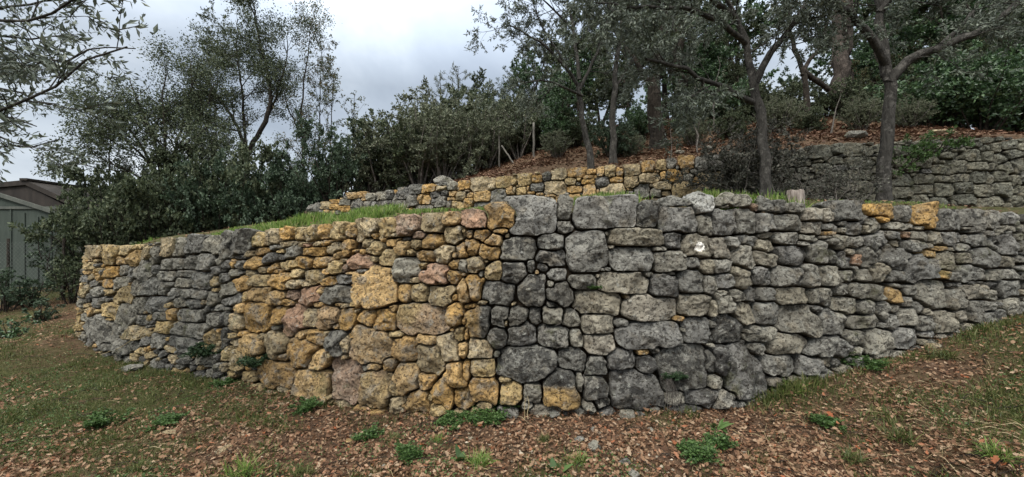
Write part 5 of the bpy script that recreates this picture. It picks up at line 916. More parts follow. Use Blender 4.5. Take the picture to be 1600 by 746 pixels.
G3 = 'dark hedge of evergreens along the terrace'
for a in [
 (2, 520, 12.8, (1.3, 1.3, 1.75), 'tallest rounded hedge bush at its end next to the low wall'),
 (2, 470, 12.9, (1.3, 1.3, 1.9), 'glossy hedge bush second from the low wall'),
 (2, 425, 12.8, (1.35, 1.3, 2.0), 'glossy hedge bush right of the tall forked tree'),
 (3, 385, 12.8, (1.44, 1.38, 2.19), 'dark hedge bush at the foot of the tall forked tree'),
 (2, 340, 12.6, (1.26, 1.21, 1.93), 'glossy hedge bush left of the tall forked tree'),
 (3, 300, 12.4, (1.32, 1.26, 2.01), 'dark leafed hedge bush below the spreading oak'),
 (3, 255, 12.2, (1.38, 1.32, 2.10), 'hedge bush in the middle below the spreading oak'),
 (3, 210, 12.0, (1.32, 1.26, 2.01), 'hedge bush near the corner of the front wall'),
 (3, 168, 12.4, (1.32, 1.26, 2.01), 'last hedge bush overlapping the green shed'),
 (3, 280, 14.5, (1.72, 1.65, 2.62), 'taller evergreen behind the hedge under the spreading oak'),
 (2, 450, 14.8, (1.4, 1.3, 2.1), 'taller glossy evergreen behind the hedge near the red leaved tree'),
 (3, 350, 15.5, (1.5, 1.5, 2.1), 'evergreen behind the hedge left of the tall forked tree'),
 (3, 190, 14.6, (1.61, 1.54, 2.45), 'evergreen behind the hedge beside the shed roof'),
]: bush(*a, G3)

# ---------------------------------------------------------------- named trees on the left
oA = [(1.9, 3.4, 46, .15, .04, .15), (.95, 4.6, 45, .18, .01, .12), (.45, 7.0, 45, .22, 0, .1)]
HO = dict(size=.074, asp=.27, per=8, spread=.30)
b = foot(388, 16)
g = Grow(401)
g.limb(np.vstack([[b], via((384, 290, 16), (382, 255, 16), (388, 235, 16))]), .17, .14, None)
g.limb(via((388, 238, 16), (400, 215, 16), (418, 190, 16), (424, 140, 16), (412, 90, 16), (400, 40, 16), (395, 0, 16)), .10, .02, oA)
g.limb(via((385, 240, 16), (372, 200, 15.8), (350, 165, 15.6), (325, 130, 15.5), (318, 90, 15.5)), .075, .015, oA)
g.limb(via((386, 245, 16), (380, 190, 16.2), (378, 140, 16.4), (370, 80, 16.5), (372, 30, 16.5)), .06, .015, oA)
g.limb(via((420, 180, 16), (440, 130, 16.2), (450, 80, 16.4), (448, 50, 16.4)), .04, .012, oA)
g.limb(via((372, 205, 15.8), (340, 200, 15.4), (305, 180, 15.2)), .035, .012, oA)
g.finish('forked_oak', 'tallest holm oak at the left, its dark trunk forking low above the hedge', 'tree', b, M['darkbark'], M['oak'], None, **HO)
b = foot(255, 13.6); g = Grow(402)
for P, r0 in [(((255, 330, 13.6), (250, 270, 13.6), (240, 210, 13.4), (215, 160, 13.2), (200, 120, 13.1)), .07),
              (((250, 300, 13.6), (272, 240, 13.8), (290, 180, 14), (300, 130, 14), (298, 95, 14)), .07),
              (((250, 280, 13.6), (225, 245, 13.2), (190, 215, 12.9), (155, 190, 12.7)), .05),
              (((258, 260, 13.6), (258, 200, 13.6), (252, 150, 13.6), (262, 112, 13.6)), .055),
              (((265, 250, 13.7), (300, 215, 13.6), (335, 190, 13.5)), .045),
              (((245, 270, 13.5), (215, 220, 13.2), (180, 170, 13.0), (160, 150, 13)), .045),
              (((275, 235, 13.8), (320, 170, 14.2), (335, 130, 14.4)), .045),
              (((262, 330, 13.6), (300, 280, 13.6), (330, 250, 13.4)), .045),
              (((240, 290, 13.5), (205, 270, 13), (165, 250, 12.6), (140, 240, 12.4)), .045)]:
    g.limb(via(*P), r0, .012, oA)
g.limb([b, at(255, 300, 13.6)], .11, .09, None)
g.finish('spreading_oak', 'broad many stemmed holm oak spreading over the hedge left of the tallest one', 'tree', b, M['darkbark'], M['oak'], None, **dict(HO, keep=.9))
b = foot(472, 16.5); g = Grow(403)
g.limb(np.vstack([[b], via((474, 240, 16.5), (470, 190, 16.5), (474, 130, 16.6), (482, 80, 16.7), (485, 42, 16.7))]), .08, .012, [(1.5, 4.0, 42, .14, .05, .2), (.75, 5, 45, .16, .02, .15), (.36, 7, 45, .2, 0, .1)])
g.limb(via((471, 215, 16.5), (450, 170, 16.4), (438, 120, 16.3)), .03, .01, oA[1:])
g.finish('thin_oak', 'slender upright oak with some rust red leaves right of the tallest one', 'tree', b, M['darkbark'], M['oakwarm'], None, **dict(HO, keep=.75))
def bare(seed, px, Y, top, label, spread=1.2, keep=.35, mat='oakwarm', r=.05):
    b = foot(px, Y); g = Grow(seed)
    g.limb([b, at(px+2, (top+330)/2, Y), at(px+6, top, Y)], r, .008, [(spread, 4.2, 35, .12, .08, .2), (spread*.5, 5.5, 38, .16, .03, .15), (spread*.26, 8, 40, .2, 0, .15)])
    return g.finish('sparse_tree', label, 'tree', b, M['darkbark'], M[mat], 'thin half bare trees behind the hedge', size=.08, asp=.25, per=9, keep=keep)
bare(410, 515, 17, 118, 'half bare thin tree to the right of the slender upright oak', 1.3)
bare(411, 548, 17.5, 150, 'lowest half bare tree at the edge of the open sky', 1.0)
bare(412, 497, 18, 75, 'half bare tree whose twigs reach beside the top of the slender oak', 1.2)
bare(413, 335, 17.5, 40, 'sparse tree standing behind the tallest holm oak', 1.5, .6, 'oak')
bare(414, 170, 15.5, 135, 'sparse tree at the left end of the hedge near the shed', 1.4, .5, 'oak')
def feathery(seed, px, Y, top, label, wdt=.6, mat='pine', keep=1.0, kind='feathery_tree'):
    b = foot(px, Y); g = Grow(seed); T = at(px, top, Y); Ht = T[2]-b[2]
    g.limb([b, (b+T)/2+np.array([.05, 0, 0]), T], .06, .01, None)
    n = int(Ht*7)
    for i in range(n):
        f = .2+.8*i/n; p = b+(T-b)*f; a = i*2.4
        l = wdt*(1.25-f)*g.r.uniform(.7, 1.2)
        P = g.path(p, np.array([math.cos(a), math.sin(a), .55]), l, 4, .06, .05); g.tube(P, np.linspace(.012, .003, 5), True); g.kids(P, .01, .004, 0, [(.3, 8, 40, .12, .04, .1)])
    return g.finish(kind, label, 'tree', b, M['darkbark'], M[mat], None, size=.10, asp=.09, per=9, spread=.06, keep=keep)
feathery(420, 716, 17, 108, 'feathery conifer with the highest pointed tip above the thicket', 1.2, 'greybush')
feathery(421, 688, 17.5, 118, 'feathery conifer just left of the highest pointed one', 1.1, 'greybush')
feathery(422, 652, 17, 150, 'shorter feathery conifer near the middle of the thicket', 1.2, 'greybush')
feathery(423, 742, 17.5, 180, 'young pine with fresh green needles beside the feathery conifers', 1.6, 'pine', kind='young_pine')
feathery(424, 802, 17, 118, 'dark young pine standing behind the fence posts', 1.8, 'pine', kind='young_pine')
for i, (px, Y, s_, lab) in enumerate([(600, 17.5, .55, 'small oak rising from the left of the thicket'), (770, 18, .58, 'small oak between the two young pines'), (825, 18.5, .75, 'oak rising at the edge of the wood behind the fence posts'), (675, 18.5, .60, 'small oak behind the feathery conifers')]):
    x = (px-800)/640*Y; tree_copy(wt[[2, 0, 0, 2][i]], (x, Y, gz(x, Y)-.1), RR.uniform(0, 6), s_, lab, 'trees of the wood on the bank')

# ---------------------------------------------------------------- olive tree standing just outside at the left, its boughs reaching in
b = foot(-260, 4.6); g = Grow(430)
g.limb(np.vstack([[b], [at(-250, 250, 4.6)], [at(-220, 60, 4.6)]]), .14, .09, None)
oN = [(.62, 5.0, 45, .14, -.01, .25), (.30, 8, 42, .18, -.03, .15)]
for P in [((-225, 110, 4.6), (-190, 190, 3.2), (-20, 178, 2.6), (50, 150, 2.45), (110, 115, 2.4), (160, 92, 2.4), (200, 76, 2.4)),
          ((-215, 90, 4.6), (-120, 60, 3.0), (-10, 30, 2.6), (60, 22, 2.5), (120, 0, 2.45), (170, -12, 2.4)),
          ((-240, 200, 4.6), (-130, 240, 4.0), (-20, 225, 3.7), (40, 235, 3.6), (90, 215, 3.6)),
          ((-240, 170, 4.6), (-110, 130, 4.0), (-20, 120, 3.6), (40, 110, 3.4), (85, 90, 3.4)),
          ((-225, 60, 4.6), (-90, 100, 4.2), (20, 105, 4.0), (90, 90, 3.9), (160, 78, 3.85), (205, 80, 3.8)),
          ((-220, 40, 4.6), (-80, 30, 4.3), (20, 12, 4.1), (90, 0, 4.0), (150, -10, 3.95)),
          ((-240, 150, 4.6), (-120, 150, 4.6), (-20, 135, 4.6), (50, 150, 4.6), (95, 165, 4.6)),
          ((-250, 230, 4.6), (-140, 210, 5.2), (-30, 205, 5.4), (30, 225, 5.4), (75, 235, 5.4)),
          ((-225, 100, 4.6), (-120, 60, 4.9), (-20, 55, 5.0), (60, 62, 5.0), (110, 55, 5.0)),
          ((-230, 120, 4.6), (-130, 190, 4.3), (-40, 190, 4.2), (20, 185, 4.2), (60, 200, 4.2)),
          ((-215, 50, 4.6), (-80, -30, 4.6), (0, -40, 4.6), (70, -40, 4.6))]:
    g.limb(via(*P), .030, .005, oN, wig=.02)
g.finish('olive_tree', 'olive tree whose leafy boughs hang across the sky in the upper left corner', 'tree', b, M['olivebark'], M['olive'], None, size=.066, asp=.16, per=7, spread=.05, keep=.95)
# ---------------------------------------------------------------- twiggy bush and ivy against the upper wall
def bramble(seed, pts, label, mat, stemm, size, per, name='twiggy_bush', n=26, rad=.5, hgt=1.2, keep=1.0, asp=.25, lean=(0, 0), kids=None):
    g = Grow(seed); b = np.array(pts[0], float)
    for k in range(n):
        p = np.array(pts[g.r.randint(len(pts))], float)+np.r_[g.r.normal(0, .12, 2), 0]
        a = g.r.uniform(0, 2*PI); q = g.r.uniform(.05, 1)
        P = g.path(p, np.array([math.cos(a)*q*rad+lean[0], math.sin(a)*q*rad*.7+lean[1], hgt*g.r.uniform(.5, 1)]), hgt*g.r.uniform(.7, 1.15), 7, .16, -.01)
        g.tube(P, np.linspace(.012, .003, 8)); g.kids(P, .01, .004, 0, kids or [(.5, 7, 50, .2, 0, .1), (.25, 10, 50, .25, 0, .1)])
    return g.finish(name, label, 'shrub', b, M[stemm], M[mat], None, size=size, asp=asp, per=per, keep=keep)
P_ = [foot(px, Y) for px, Y in ((1125, 7.7), (1150, 7.4), (1180, 7.3), (1210, 7.25), (1160, 7.6))]
bramble(500, P_, 'dark twiggy bush hiding the bend of the upper wall left of the stump', 'brownbush', 'greytwig', .055, 7, n=26, rad=.7, hgt=1.35, keep=.7)
P_ = [foot(px, Y) for px, Y in ((1250, 7.2), (1280, 7.2), (1310, 7.2), (1335, 7.2))]
bramble(501, P_, 'lower tangle of dark twigs against the upper wall behind the stump', 'brownbush', 'greytwig', .05, 6, n=15, rad=.6, hgt=.8, keep=.45)
P_ = [at(px, py, 7.55) for px, py in ((1440, 225), (1450, 240), (1425, 250), (1410, 265))]
bramble(502, P_, 'green creeper hanging down the upper wall right of the largest olive', 'ivygreen', 'darkbark', .05, 6, name='creeper', n=16, rad=.6, hgt=.42, lean=(0, -.3), kids=[(.25, 9, 50, .2, -.05, .1), (.12, 12, 50, .25, 0, .1)])
# small shrubs in front of the shed at the left
def lowbush(seed, px, Y, h, rad, label, mat='bluegreen', size=.06):
    b = foot(px, Y)
    return shrub(seed, rad, h, 'low_shrub', label, M['darkbark'], M[mat], size=size, asp=.3, per=7, n=10, loc=tuple(b), group='low shrubs before the shed')
lowbush(510, 66, 9.8, .62, .40, 'round glossy low shrub at the foot of the corner of the front wall')
lowbush(511, 10, 8.4, .45, .55, 'low green shrub at the left edge of the lawn', 'laurel')
lowbush(512, 8, 10.6, 1.25, .75, 'tallest leafy shrub at the left edge before the shed boards')
lowbush(513, 112, 11.2, 1.5, .55, 'loose leafy shrub between the shed and the end of the front wall', 'oak', .075)
lowbush(515, 45, 11.0, 1.0, .6, 'middle leafy shrub right before the shed boards', 'bluegreen', .07)
lowbush(514, 92, 12.6, 2.6, .8, 'tall leafy shrub reaching across the roof edge of the shed', 'bluegreen', .08)

# ---------------------------------------------------------------- shed
def box(name, lo, hi, mat, parent, org, bev=.0, rot=0):
    x0, y0, z0 = lo; x1, y1, z1 = hi
    V = np.array([(x0, y0, z0), (x1, y0, z0), (x1, y1, z0), (x0, y1, z0), (x0, y0, z1), (x1, y0, z1), (x1, y1, z1), (x0, y1, z1)], float)-org
    return mesh(name, V, [np.array([(0, 3, 2, 1), (4, 5, 6, 7), (0, 1, 5, 4), (1, 2, 6, 5), (2, 3, 7, 6), (3, 0, 4, 7)])], mat, parent, False)
def prism(name, poly, y0, y1, mat, parent, org):
    n = len(poly); V = np.array([(x, y0, z) for x, z in poly]+[(x, y1, z) for x, z in poly], float)-org
    me = bpy.data.meshes.new(name); me.from_pydata([tuple(v) for v in V], [], [list(range(n))[::-1], list(range(n, 2*n))]+[[i, (i+1) % n, n+(i+1) % n, n+i] for i in range(n)])
    me.materials.append(mat); o = bpy.data.objects.new(name, me); C.objects.link(o); o.parent = parent; return o
def flatm(name, col, col2, sc_=6, rough=.8, stretch=(1, 1, .2)):
    m, t, b = material(name, rough, .25); tcn = t.nodes.new('ShaderNodeTexCoord'); mpn = t.nodes.new('ShaderNodeMapping'); mpn.inputs['Scale'].default_value = stretch
    t.links.new(tcn.outputs['Object'], mpn.inputs[0]); n = noise(t, sc_, 6, .65, mpn.outputs[0])
    t.links.new(ramp_out(t, n, [(.3, col), (.7, col2)]), b.inputs['Base Color']); bump(t, b, n, .01, .6); return m
M['shedgreen'] = flatm('painted_boards', (.034, .044, .037), (.058, .072, .060))
M['shedtrim'] = flatm('pale_trim', (.06, .068, .06), (.11, .115, .10))
M['roofwood'] = flatm('brown_roof', (.020, .017, .015), (.042, .034, .029))
M['greywood'] = flatm('weathered_post', (.06, .055, .048), (.16, .15, .13), 14)
M['wire'] = flatm('wire', (.10, .11, .10), (.17, .18, .17))
YS = 13.2
def sx_(px): return (px-800)/640*YS
def sz_(py): return EYE+(385-py)/640*YS
zb = gz(sx_(60), YS)-.3
org = np.array([sx_(30), YS, zb+.2])
shed = thing('shed', 'green boarded garden shed with a brown pitched roof behind the left end of the wall', 'shed', org)
w0, w1 = sx_(-170), sx_(128)
ap, hip = sx_(36), sz_(281)
prism('wall', [(w0, zb), (w1, zb), (w1, sz_(344)), (sx_(0), sz_(304)), (sx_(-60), sz_(304)), (w0, sz_(330))], YS, YS+2.6, M['shedgreen'], shed, org)
for i, px in enumerate(range(-150, 125, 21)):
    x = sx_(px); top = sz_(344) if px > 128 else sz_(np.interp(px, [-170, -60, 0, 128], [330, 304, 304, 344]))
    box('batten', (x-.022, YS-.028, zb), (x+.022, YS-.003, top-.34), M['shedgreen'], shed, org)
prism('barge_board', [(sx_(-60), sz_(301)), (sx_(0), sz_(301)), (sx_(132), sz_(343)), (sx_(132), sz_(349)), (sx_(0), sz_(307)), (sx_(-60), sz_(307))], YS-.10, YS-.035, M['shedtrim'], shed, org)
box('rail', (w0, YS-.045, sz_(327)), (w1-.05, YS-.031, sz_(323)), M['shedtrim'], shed, org)
prism('roof', [(ap, hip), (sx_(150), sz_(333)), (sx_(150), sz_(341)), (ap, hip-.16), (sx_(-90), sz_(300)), (sx_(-90), sz_(293))], YS+.05, YS+3.4, M['roofwood'], shed, org)
prism('gable', [(ap, hip-.17), (sx_(128), sz_(338)), (sx_(128), sz_(343.5)), (sx_(0), sz_(303.5)), (sx_(-60), sz_(303.5)), (sx_(-70), sz_(300))], YS+.12, YS+.3, M['roofwood'], shed, org)
box('ridge_cap', (ap-.12, YS+.0, hip-.02), (ap+.12, YS+3.45, hip+.05), M['roofwood'], shed, org)
box('corner_post', (w1-.06, YS-.05, zb), (w1+.05, YS+.05, sz_(349)), M['shedtrim'], shed, org)
# wire fence before the shed
def stick(name, a, b_, r, mat, parent=None, org=np.zeros(3), ns=7, taper=.9):
    a, b_ = np.array(a, float), np.array(b_, float); g = Grow(1); P = np.array([a+(b_-a)*t for t in np.linspace(0, 1, 7)]); P[1:-1] += g.r.normal(0, r*.12, (5, 3))
    d = (b_-a)/np.linalg.norm(b_-a); x = np.cross(d, (0, 1, 0.1)); x /= np.linalg.norm(x); y = np.cross(d, x); th = np.arange(ns)/ns*2*PI
    rr = np.linspace(r, r*taper, 7)[:, None]*(1+.08*g.r.normal(0, 1, (7, ns)))
    V = P[:, None]+rr[..., None]*(np.cos(th)[None, :, None]*x+np.sin(th)[None, :, None]*y)
    V = np.concatenate([V.reshape(-1, 3), [a], [b_]])-org; i = np.arange(7*ns).reshape(7, ns); j = np.roll(i, -1, 1)
    return mesh(name, V, [np.stack([i[:-1], j[:-1], j[1:], i[1:]], -1).reshape(-1, 4), np.r_[np.stack([j[0], i[0], np.full(ns, 7*ns)], -1), np.stack([i[-1], j[-1], np.full(ns, 7*ns+1)], -1)]], mat, parent)
YF = 11.6
fx = lambda px: (px-800)/640*YF
fo = np.array([fx(12), YF, gz(fx(12), YF)])
fen = thing('wire_fence', 'thin diamond mesh wire fence on dark posts before the green shed', 'fence', fo)
for px in (-75, 12, 99):
    z = gz(fx(px), YF); stick('post', (fx(px), YF, z-.2), (fx(px)+.02, YF, z+1.75), .035, M['darkbark'], fen, fo)
V = []; F = []; k = 0
xa, xb, za_, zb_ = fx(-75), fx(99), fo[2]+.1, fo[2]+1.65
for s in (1, -1):
    for c in np.arange(xa-2, xb+2, .11):
        pts = []
        for z in (za_, zb_):
            pts.append((c+s*(z-za_), z))
        (x0, z0), (x1, z1) = pts
        if x1 < x0: x0, z0, x1, z1 = x1, z1, x0, z0
        if x1 < xa or x0 > xb: continue
        def cl(x): return z0+(x-x0)/(x1-x0)*(z1-z0)
        a0, a1 = max(x0, xa), min(x1, xb); b0_, b1_ = cl(a0), cl(a1); w_ = .0022
        V += [(a0, YF-.03+w_*s, b0_-w_), (a0, YF-.03+w_*s, b0_+w_), (a1, YF-.03+w_*s, b1_+w_), (a1, YF-.03+w_*s, b1_-w_)]; F.append((k, k+1, k+2, k+3)); k += 4
mesh('wire_mesh', np.array(V)-fo, [np.array(F)], M['wire'], fen, False)
# fence posts on the bank
def post(px, Y, top, label, r=.05):
    b = foot(px, Y, -.2); o = stick('fence_post', b-b, np.array([0, 0, EYE+(385-top)/640*Y-b[2]]), r, M['greywood']); o.location = b
    return tag(o, label, 'post', 'weathered fence posts on the bank')
post(780, 13.0, 203, 'shorter weathered fence post with the leaning brace at its side', .028)
post(834, 12.6, 192, 'taller pale weathered fence post at the edge of the leafy bank', .036)
b = foot(806, 12.6, -.1); o = stick('fence_brace', (0, 0, 0), at(784, 228, 13.0)-b, .028, M['greywood']); o.location = b
tag(o, 'thin pole leaning against the shorter fence post', 'post')

# ---------------------------------------------------------------- stump on the terrace
b = foot(1243, 5.45, -.02); b[2] = max(b[2], .0)
g = Grow(7); ns = 22; th = np.arange(ns)/ns*2*PI; rr = .10*(1+.16*np.array([vnoise(np.array([math.cos(a)*2.2]), np.array([math.sin(a)*2.2]), np.array([.3]))[0]*2 for a in th]))
Hs = at(1243, 298, 5.45)[2]-b[2]
rings = [(1.25, -.15), (1.12, .02), (1.0, .35), (.97, .7), (.95, .93), (.88, 1.0)]
V = np.concatenate([np.stack([rr*s*np.cos(th), rr*s*np.sin(th), np.full(ns, z*Hs)+(.010*np.cos(th*5+1) if z == 1 else 0)], -1) for s, z in rings]+[[[0, 0, Hs*.97]]])
i = np.arange(6*ns).reshape(6, ns); j = np.roll(i, -1, 1)
root = thing('tree_stump', 'short pale sawn tree stump in the grass behind the front wall', 'stump', b)
M['stumpwood'] = flatm('stump_wood', (.07, .05, .042), (.38, .33, .29), 22, .9, (1.6, 1.6, .25))
M['cutwood'] = flatm('cut_wood', (.16, .13, .11), (.34, .30, .26), 20, .9, (1, 1, 1))
mesh('bark', V, [np.stack([i[:-1], j[:-1], j[1:], i[1:]], -1).reshape(-1, 4)], M['stumpwood'], root)
mesh('cut_face', np.concatenate([V[5*ns:6*ns]+[0, 0, .002], V[-1:]+[0, 0, .004]]), [np.stack([np.arange(ns), (np.arange(ns)+1) % ns, np.full(ns, ns)], -1)], M['cutwood'], root)

# ---------------------------------------------------------------- loose stones
def rock(name, p, dims, kind, label, seed, rz=0, group=None, tilt=(0, 0), mat=None):
    r = np.random.RandomState(seed); bm = bpy.data.meshes.new('tmp')
    import bmesh
    q = bmesh.new(); bmesh.ops.create_icosphere(q, subdivisions=5, radius=1); V = np.array([v.co[:] for v in q.verts]); F = np.array([[v.index for v in f.verts] for f in q.faces]); q.free(); bpy.data.meshes.remove(bm)
    for _ in range(16):
        d = r.normal(0, 1, 3); d /= np.linalg.norm(d); lim = r.uniform(.52, .85); e = V@d; V = V-np.maximum(e-lim, 0)[:, None]*d*.94
    V = V*(1+.14*fbm(V[:, 0:1]*2+seed, V[:, 1:2]*2, V[:, 2:3]*2, 4))
    V = V*(1+.10*fbm(V[:, 0:1]*7+seed, V[:, 1:2]*7, V[:, 2:3]*7, 3))
    V = V*np.array(dims)/2/.82
    base = np.array(PAL[kind][r.randint(len(PAL[kind]))]); n = len(V)
    o = mesh(name, V, [F], M['stone'], None, True, np.repeat(base[None], n, 0), {'ochre': np.full(n, OCH[kind]), 'dark': np.full(n, DRK[kind]), 'grain': np.full(n, .3)})
    o.location = p; o.rotation_euler = (tilt[0], tilt[1], rz)
    return tag(o, label, 'rock', group)
G4 = 'loose stones perched on top of the front wall'
def on_top(px, d, dz):
    s = arc(W1, px); p = wall_pt(W1, s, W1.ev(s, W1.t), -d); p[2] += dz; return tuple(p)
rock('loose_stone', on_top(1106, .12, .045), (.27, .24, .19), 'w', 'pale angular stone perched alone on the wall near its middle', 31, .5, G4, (.2, .1))
rock('loose_stone', on_top(882, .16, .05), (.17, .2, .22), 'g', 'pointed grey stone wedged upright between two big cap blocks', 32, .2, G4, (.3, .2))
rock('loose_stone', on_top(1162, .14, .06), (.24, .2, .15), 'g', 'squat grey stone lying on the wall right of the pale one', 33, 1, G4)
rock('loose_stone', on_top(1072, .2, .05), (.32, .2, .13), 'g', 'flat dark stone lying on the wall left of the pale one', 34, .1, G4)
rock('loose_stone', on_top(1225, .2, .05), (.2, .18, .13), 'g', 'small dark stone on the wall in front of the stump', 35, 2, G4)
rock('loose_stone', on_top(1180, .22, .05), (.11, .11, .10), 'p', 'little reddish stone on the wall beside the fresh grass', 36, 2, G4)
G5 = 'stones lying on the ground before the wall'
def on_ground(px, py, dz=0):
    Y = 3.0
    for _ in range(60):
        x = (px-800)/640*Y; z = gz(x, Y)+dz; Y += .5*((EYE-z)*640/max(py-385, 5)-Y)
    return (x, Y, z)
for i, (px, py, d, k, lab) in enumerate([
 (549, 690, (.11, .10, .045), 'o', 'flat ochre stone on the leaves left of the middle, beside a grass tuft'),
 (868, 645, (.24, .12, .07), 'g', 'flat grey stone at the foot of the dark blocks'),
 (905, 687, (.10, .07, .05), 'g', 'small grey stone, first of three below the big black block'),
 (930, 697, (.11, .10, .07), 'g', 'grey stone, lowest of three below the big black block'),
 (928, 673, (.11, .05, .04), 'g', 'thin grey stone, topmost of three below the big black block'),
 (975, 722, (.09, .07, .05), 'g', 'grey stone near the front edge right of the middle'),
 (990, 740, (.13, .08, .06), 'g', 'pale grey stone nearest to the viewer right of the middle'),
 (268, 676, (.20, .09, .035), 't', 'flat tan stone lying alone in the leaves at the left'),
 (345, 705, (.18, .12, .04), 't', 'mossy flat stone almost sunk in the leaves at the left'),
 (1018, 673, (.10, .05, .04), 'g', 'small grey stone below the rooty crevice'),
 (1288, 565, (.17, .12, .08), 't', 'tan stone fallen at the wall foot under the long slab'),
 (1255, 607, (.085, .05, .13), 'o', 'upright flat tan stone standing in the grass near the right part of the wall'),
 (205, 575, (.45, .22, .10), 'g', 'long grey slab half sunk at the wall foot on the left'),
 (600, 730, (.045, .04, .035), 'g', 'pebble sized grey stone at the front left of the middle'),
 (588, 672, (.04, .05, .04), 't', 'pale pebble by the two grass tufts'),
 (705, 742, (.07, .06, .04), 't', 'tan stone touching the bottom edge of the view'),
 (1460, 540, (.16, .12, .06), 't', 'tan stone in the brown grass at the right'),
 (1375, 640, (.07, .06, .04), 'o', 'little ochre stone among leaves at the right'),
]): rock('ground_stone', on_ground(px, py, d[2]*.22), d, k, lab, 60+i, i*1.3, G5, (0, .1))
G6 = 'boulders on the bank'
def on_bank(px, Y, dz=0): x = (px-800)/640*Y; return (x, Y, gz(x, Y)+dz)
rock('boulder', on_bank(695, 11.2, .15), (.55, .4, .3), 'g', 'mossy grey boulder at the top of the low wall', 90, .3, G6)
rock('boulder', on_bank(683, 11.0, .05), (.35, .3, .18), 'g', 'flat stone below the mossy boulder over the low wall', 91, .8, G6)
rock('boulder', on_bank(1105, 9.6, .06), (.30, .2, .16), 'g', 'pale grey rock on the leafy bank behind the twiggy bush', 92, .3, G6)
rock('boulder', on_bank(1478, 8.9, .03), (.65, .3, .14), 't', 'long flat pale rock lying above the right end of the upper wall', 93, .1, G6)
rock('boulder', on_bank(1335, 8.9, .06), (.45, .3, .2), 'g', 'grey rock above the upper wall left of the largest olive', 94, .1, G6)
rock('boulder', on_bank(1060, 9.8, .04), (.22, .2, .13), 'g', 'small rock on the bank right of the stout dark trunk', 95, .1, G6)
# a splash of white on one block
s_ = ST1; 
def on_face(px, py, o=.10):
    q = arc(W1, px); h = EYE+(385-py)/640*W1.ev(q, W1.y)
    for _ in range(5):
        p = wall_pt(W1, q, h, o); q += ((px-800)/640-p[0]/p[1])*p[1]; h = EYE+(385-py)/640*p[1]
    return wall_pt(W1, q, h, o)

# ---------------------------------------------------------------- weeds and tufts
def strip_leaves(n, L_, W_, rng, up=.5, droop=.5, segs=4, spread=.02, tips=True):
    """bent strap or oval leaves fanning from a crown"""
    V = []; F = []; k = 0
    for _ in range(n):
        a = rng.uniform(0, 2*PI); l = L_*rng.uniform(.55, 1.1); w_ = W_*rng.uniform(.7, 1.2); e = rng.uniform(up*.3, up*1.3)
        p = np.array([rng.normal(0, spread), rng.normal(0, spread), 0]); d = np.array([math.cos(a)*math.cos(e), math.sin(a)*math.cos(e), math.sin(e)]); sd = np.array([-math.sin(a), math.cos(a), rng.normal(0, .25)])
        for i in range(segs+1):
            t = i/segs; ww = w_*math.sin(PI*min(.97, .12+.86*t))
            V += [p-sd*ww/2, p+sd*ww/2]
            if i < segs: F.append((k+2*i, k+2*i+1, k+2*i+3, k+2*i+2))
            p = p+d*l/segs; d = d+np.array([0, 0, -droop/segs]); d /= np.linalg.norm(d)
        k += 2*(segs+1)
    return np.array(V), np.array(F)
def weed(kind, px, py, label, seed, s=1.0, group='green weeds in the leaf litter', name='weed', p=None):
    s *= .72 if kind in ('leafy', 'tuft') else .85
    rng = np.random.RandomState(seed); p = p if p is not None else on_ground(px, py)
    root = thing(name, label, 'plant', p, 0, group)
    if kind == 'rosette':
        V, F = strip_leaves(16, .16*s, .030*s, rng, .7, .7); mesh('leaves', V, [F], M['ivygreen'], root)
    elif kind == 'tuft':
        V, F = strip_leaves(150, .13*s, .005*s, rng, 1.1, 1.1, spread=.035*s); mesh('leaves', V, [F], M['brightgrass' if seed % 2 else 'grass'], root)
    elif kind == 'broad':
        V, F = strip_leaves(12, .13*s, .055*s, rng, .8, .5); mesh('leaves', V, [F], M['ivygreen'], root)
    else:   # leafy stems
        g = Grow(seed); m_ = {'leafy': 'ivygreen', 'fern': 'darkivy'}[kind]
        for k in range(22):
            a = rng.uniform(0, 2*PI); q = rng.uniform(.1, 1.1)
            P = g.path(np.array([rng.normal(0, .03), rng.normal(0, .03), 0])*s, np.array([math.cos(a)*q, math.sin(a)*q, .8]), .16*s*rng.uniform(.6, 1.2), 4, .15, -.02)
            g.tube(P, np.linspace(.0025, .001, 5)); g.A.append(P[1:]); g.D.append(np.diff(P, axis=0)); g.kids(P, .002, .001, 0, [(.06*s, 50, 45, .2, 0, .2)])
        root.scale = (1.25, 1.25, rng.uniform(.5, .85))
        g.mesh_tubes('stem', g.tubes, M['ivygreen'], root, np.zeros(3)); g.leaves('leaves', M[m_], root, np.zeros(3), size=.024*s**.5, asp=.32, per=4, spread=.02*s)
    return root
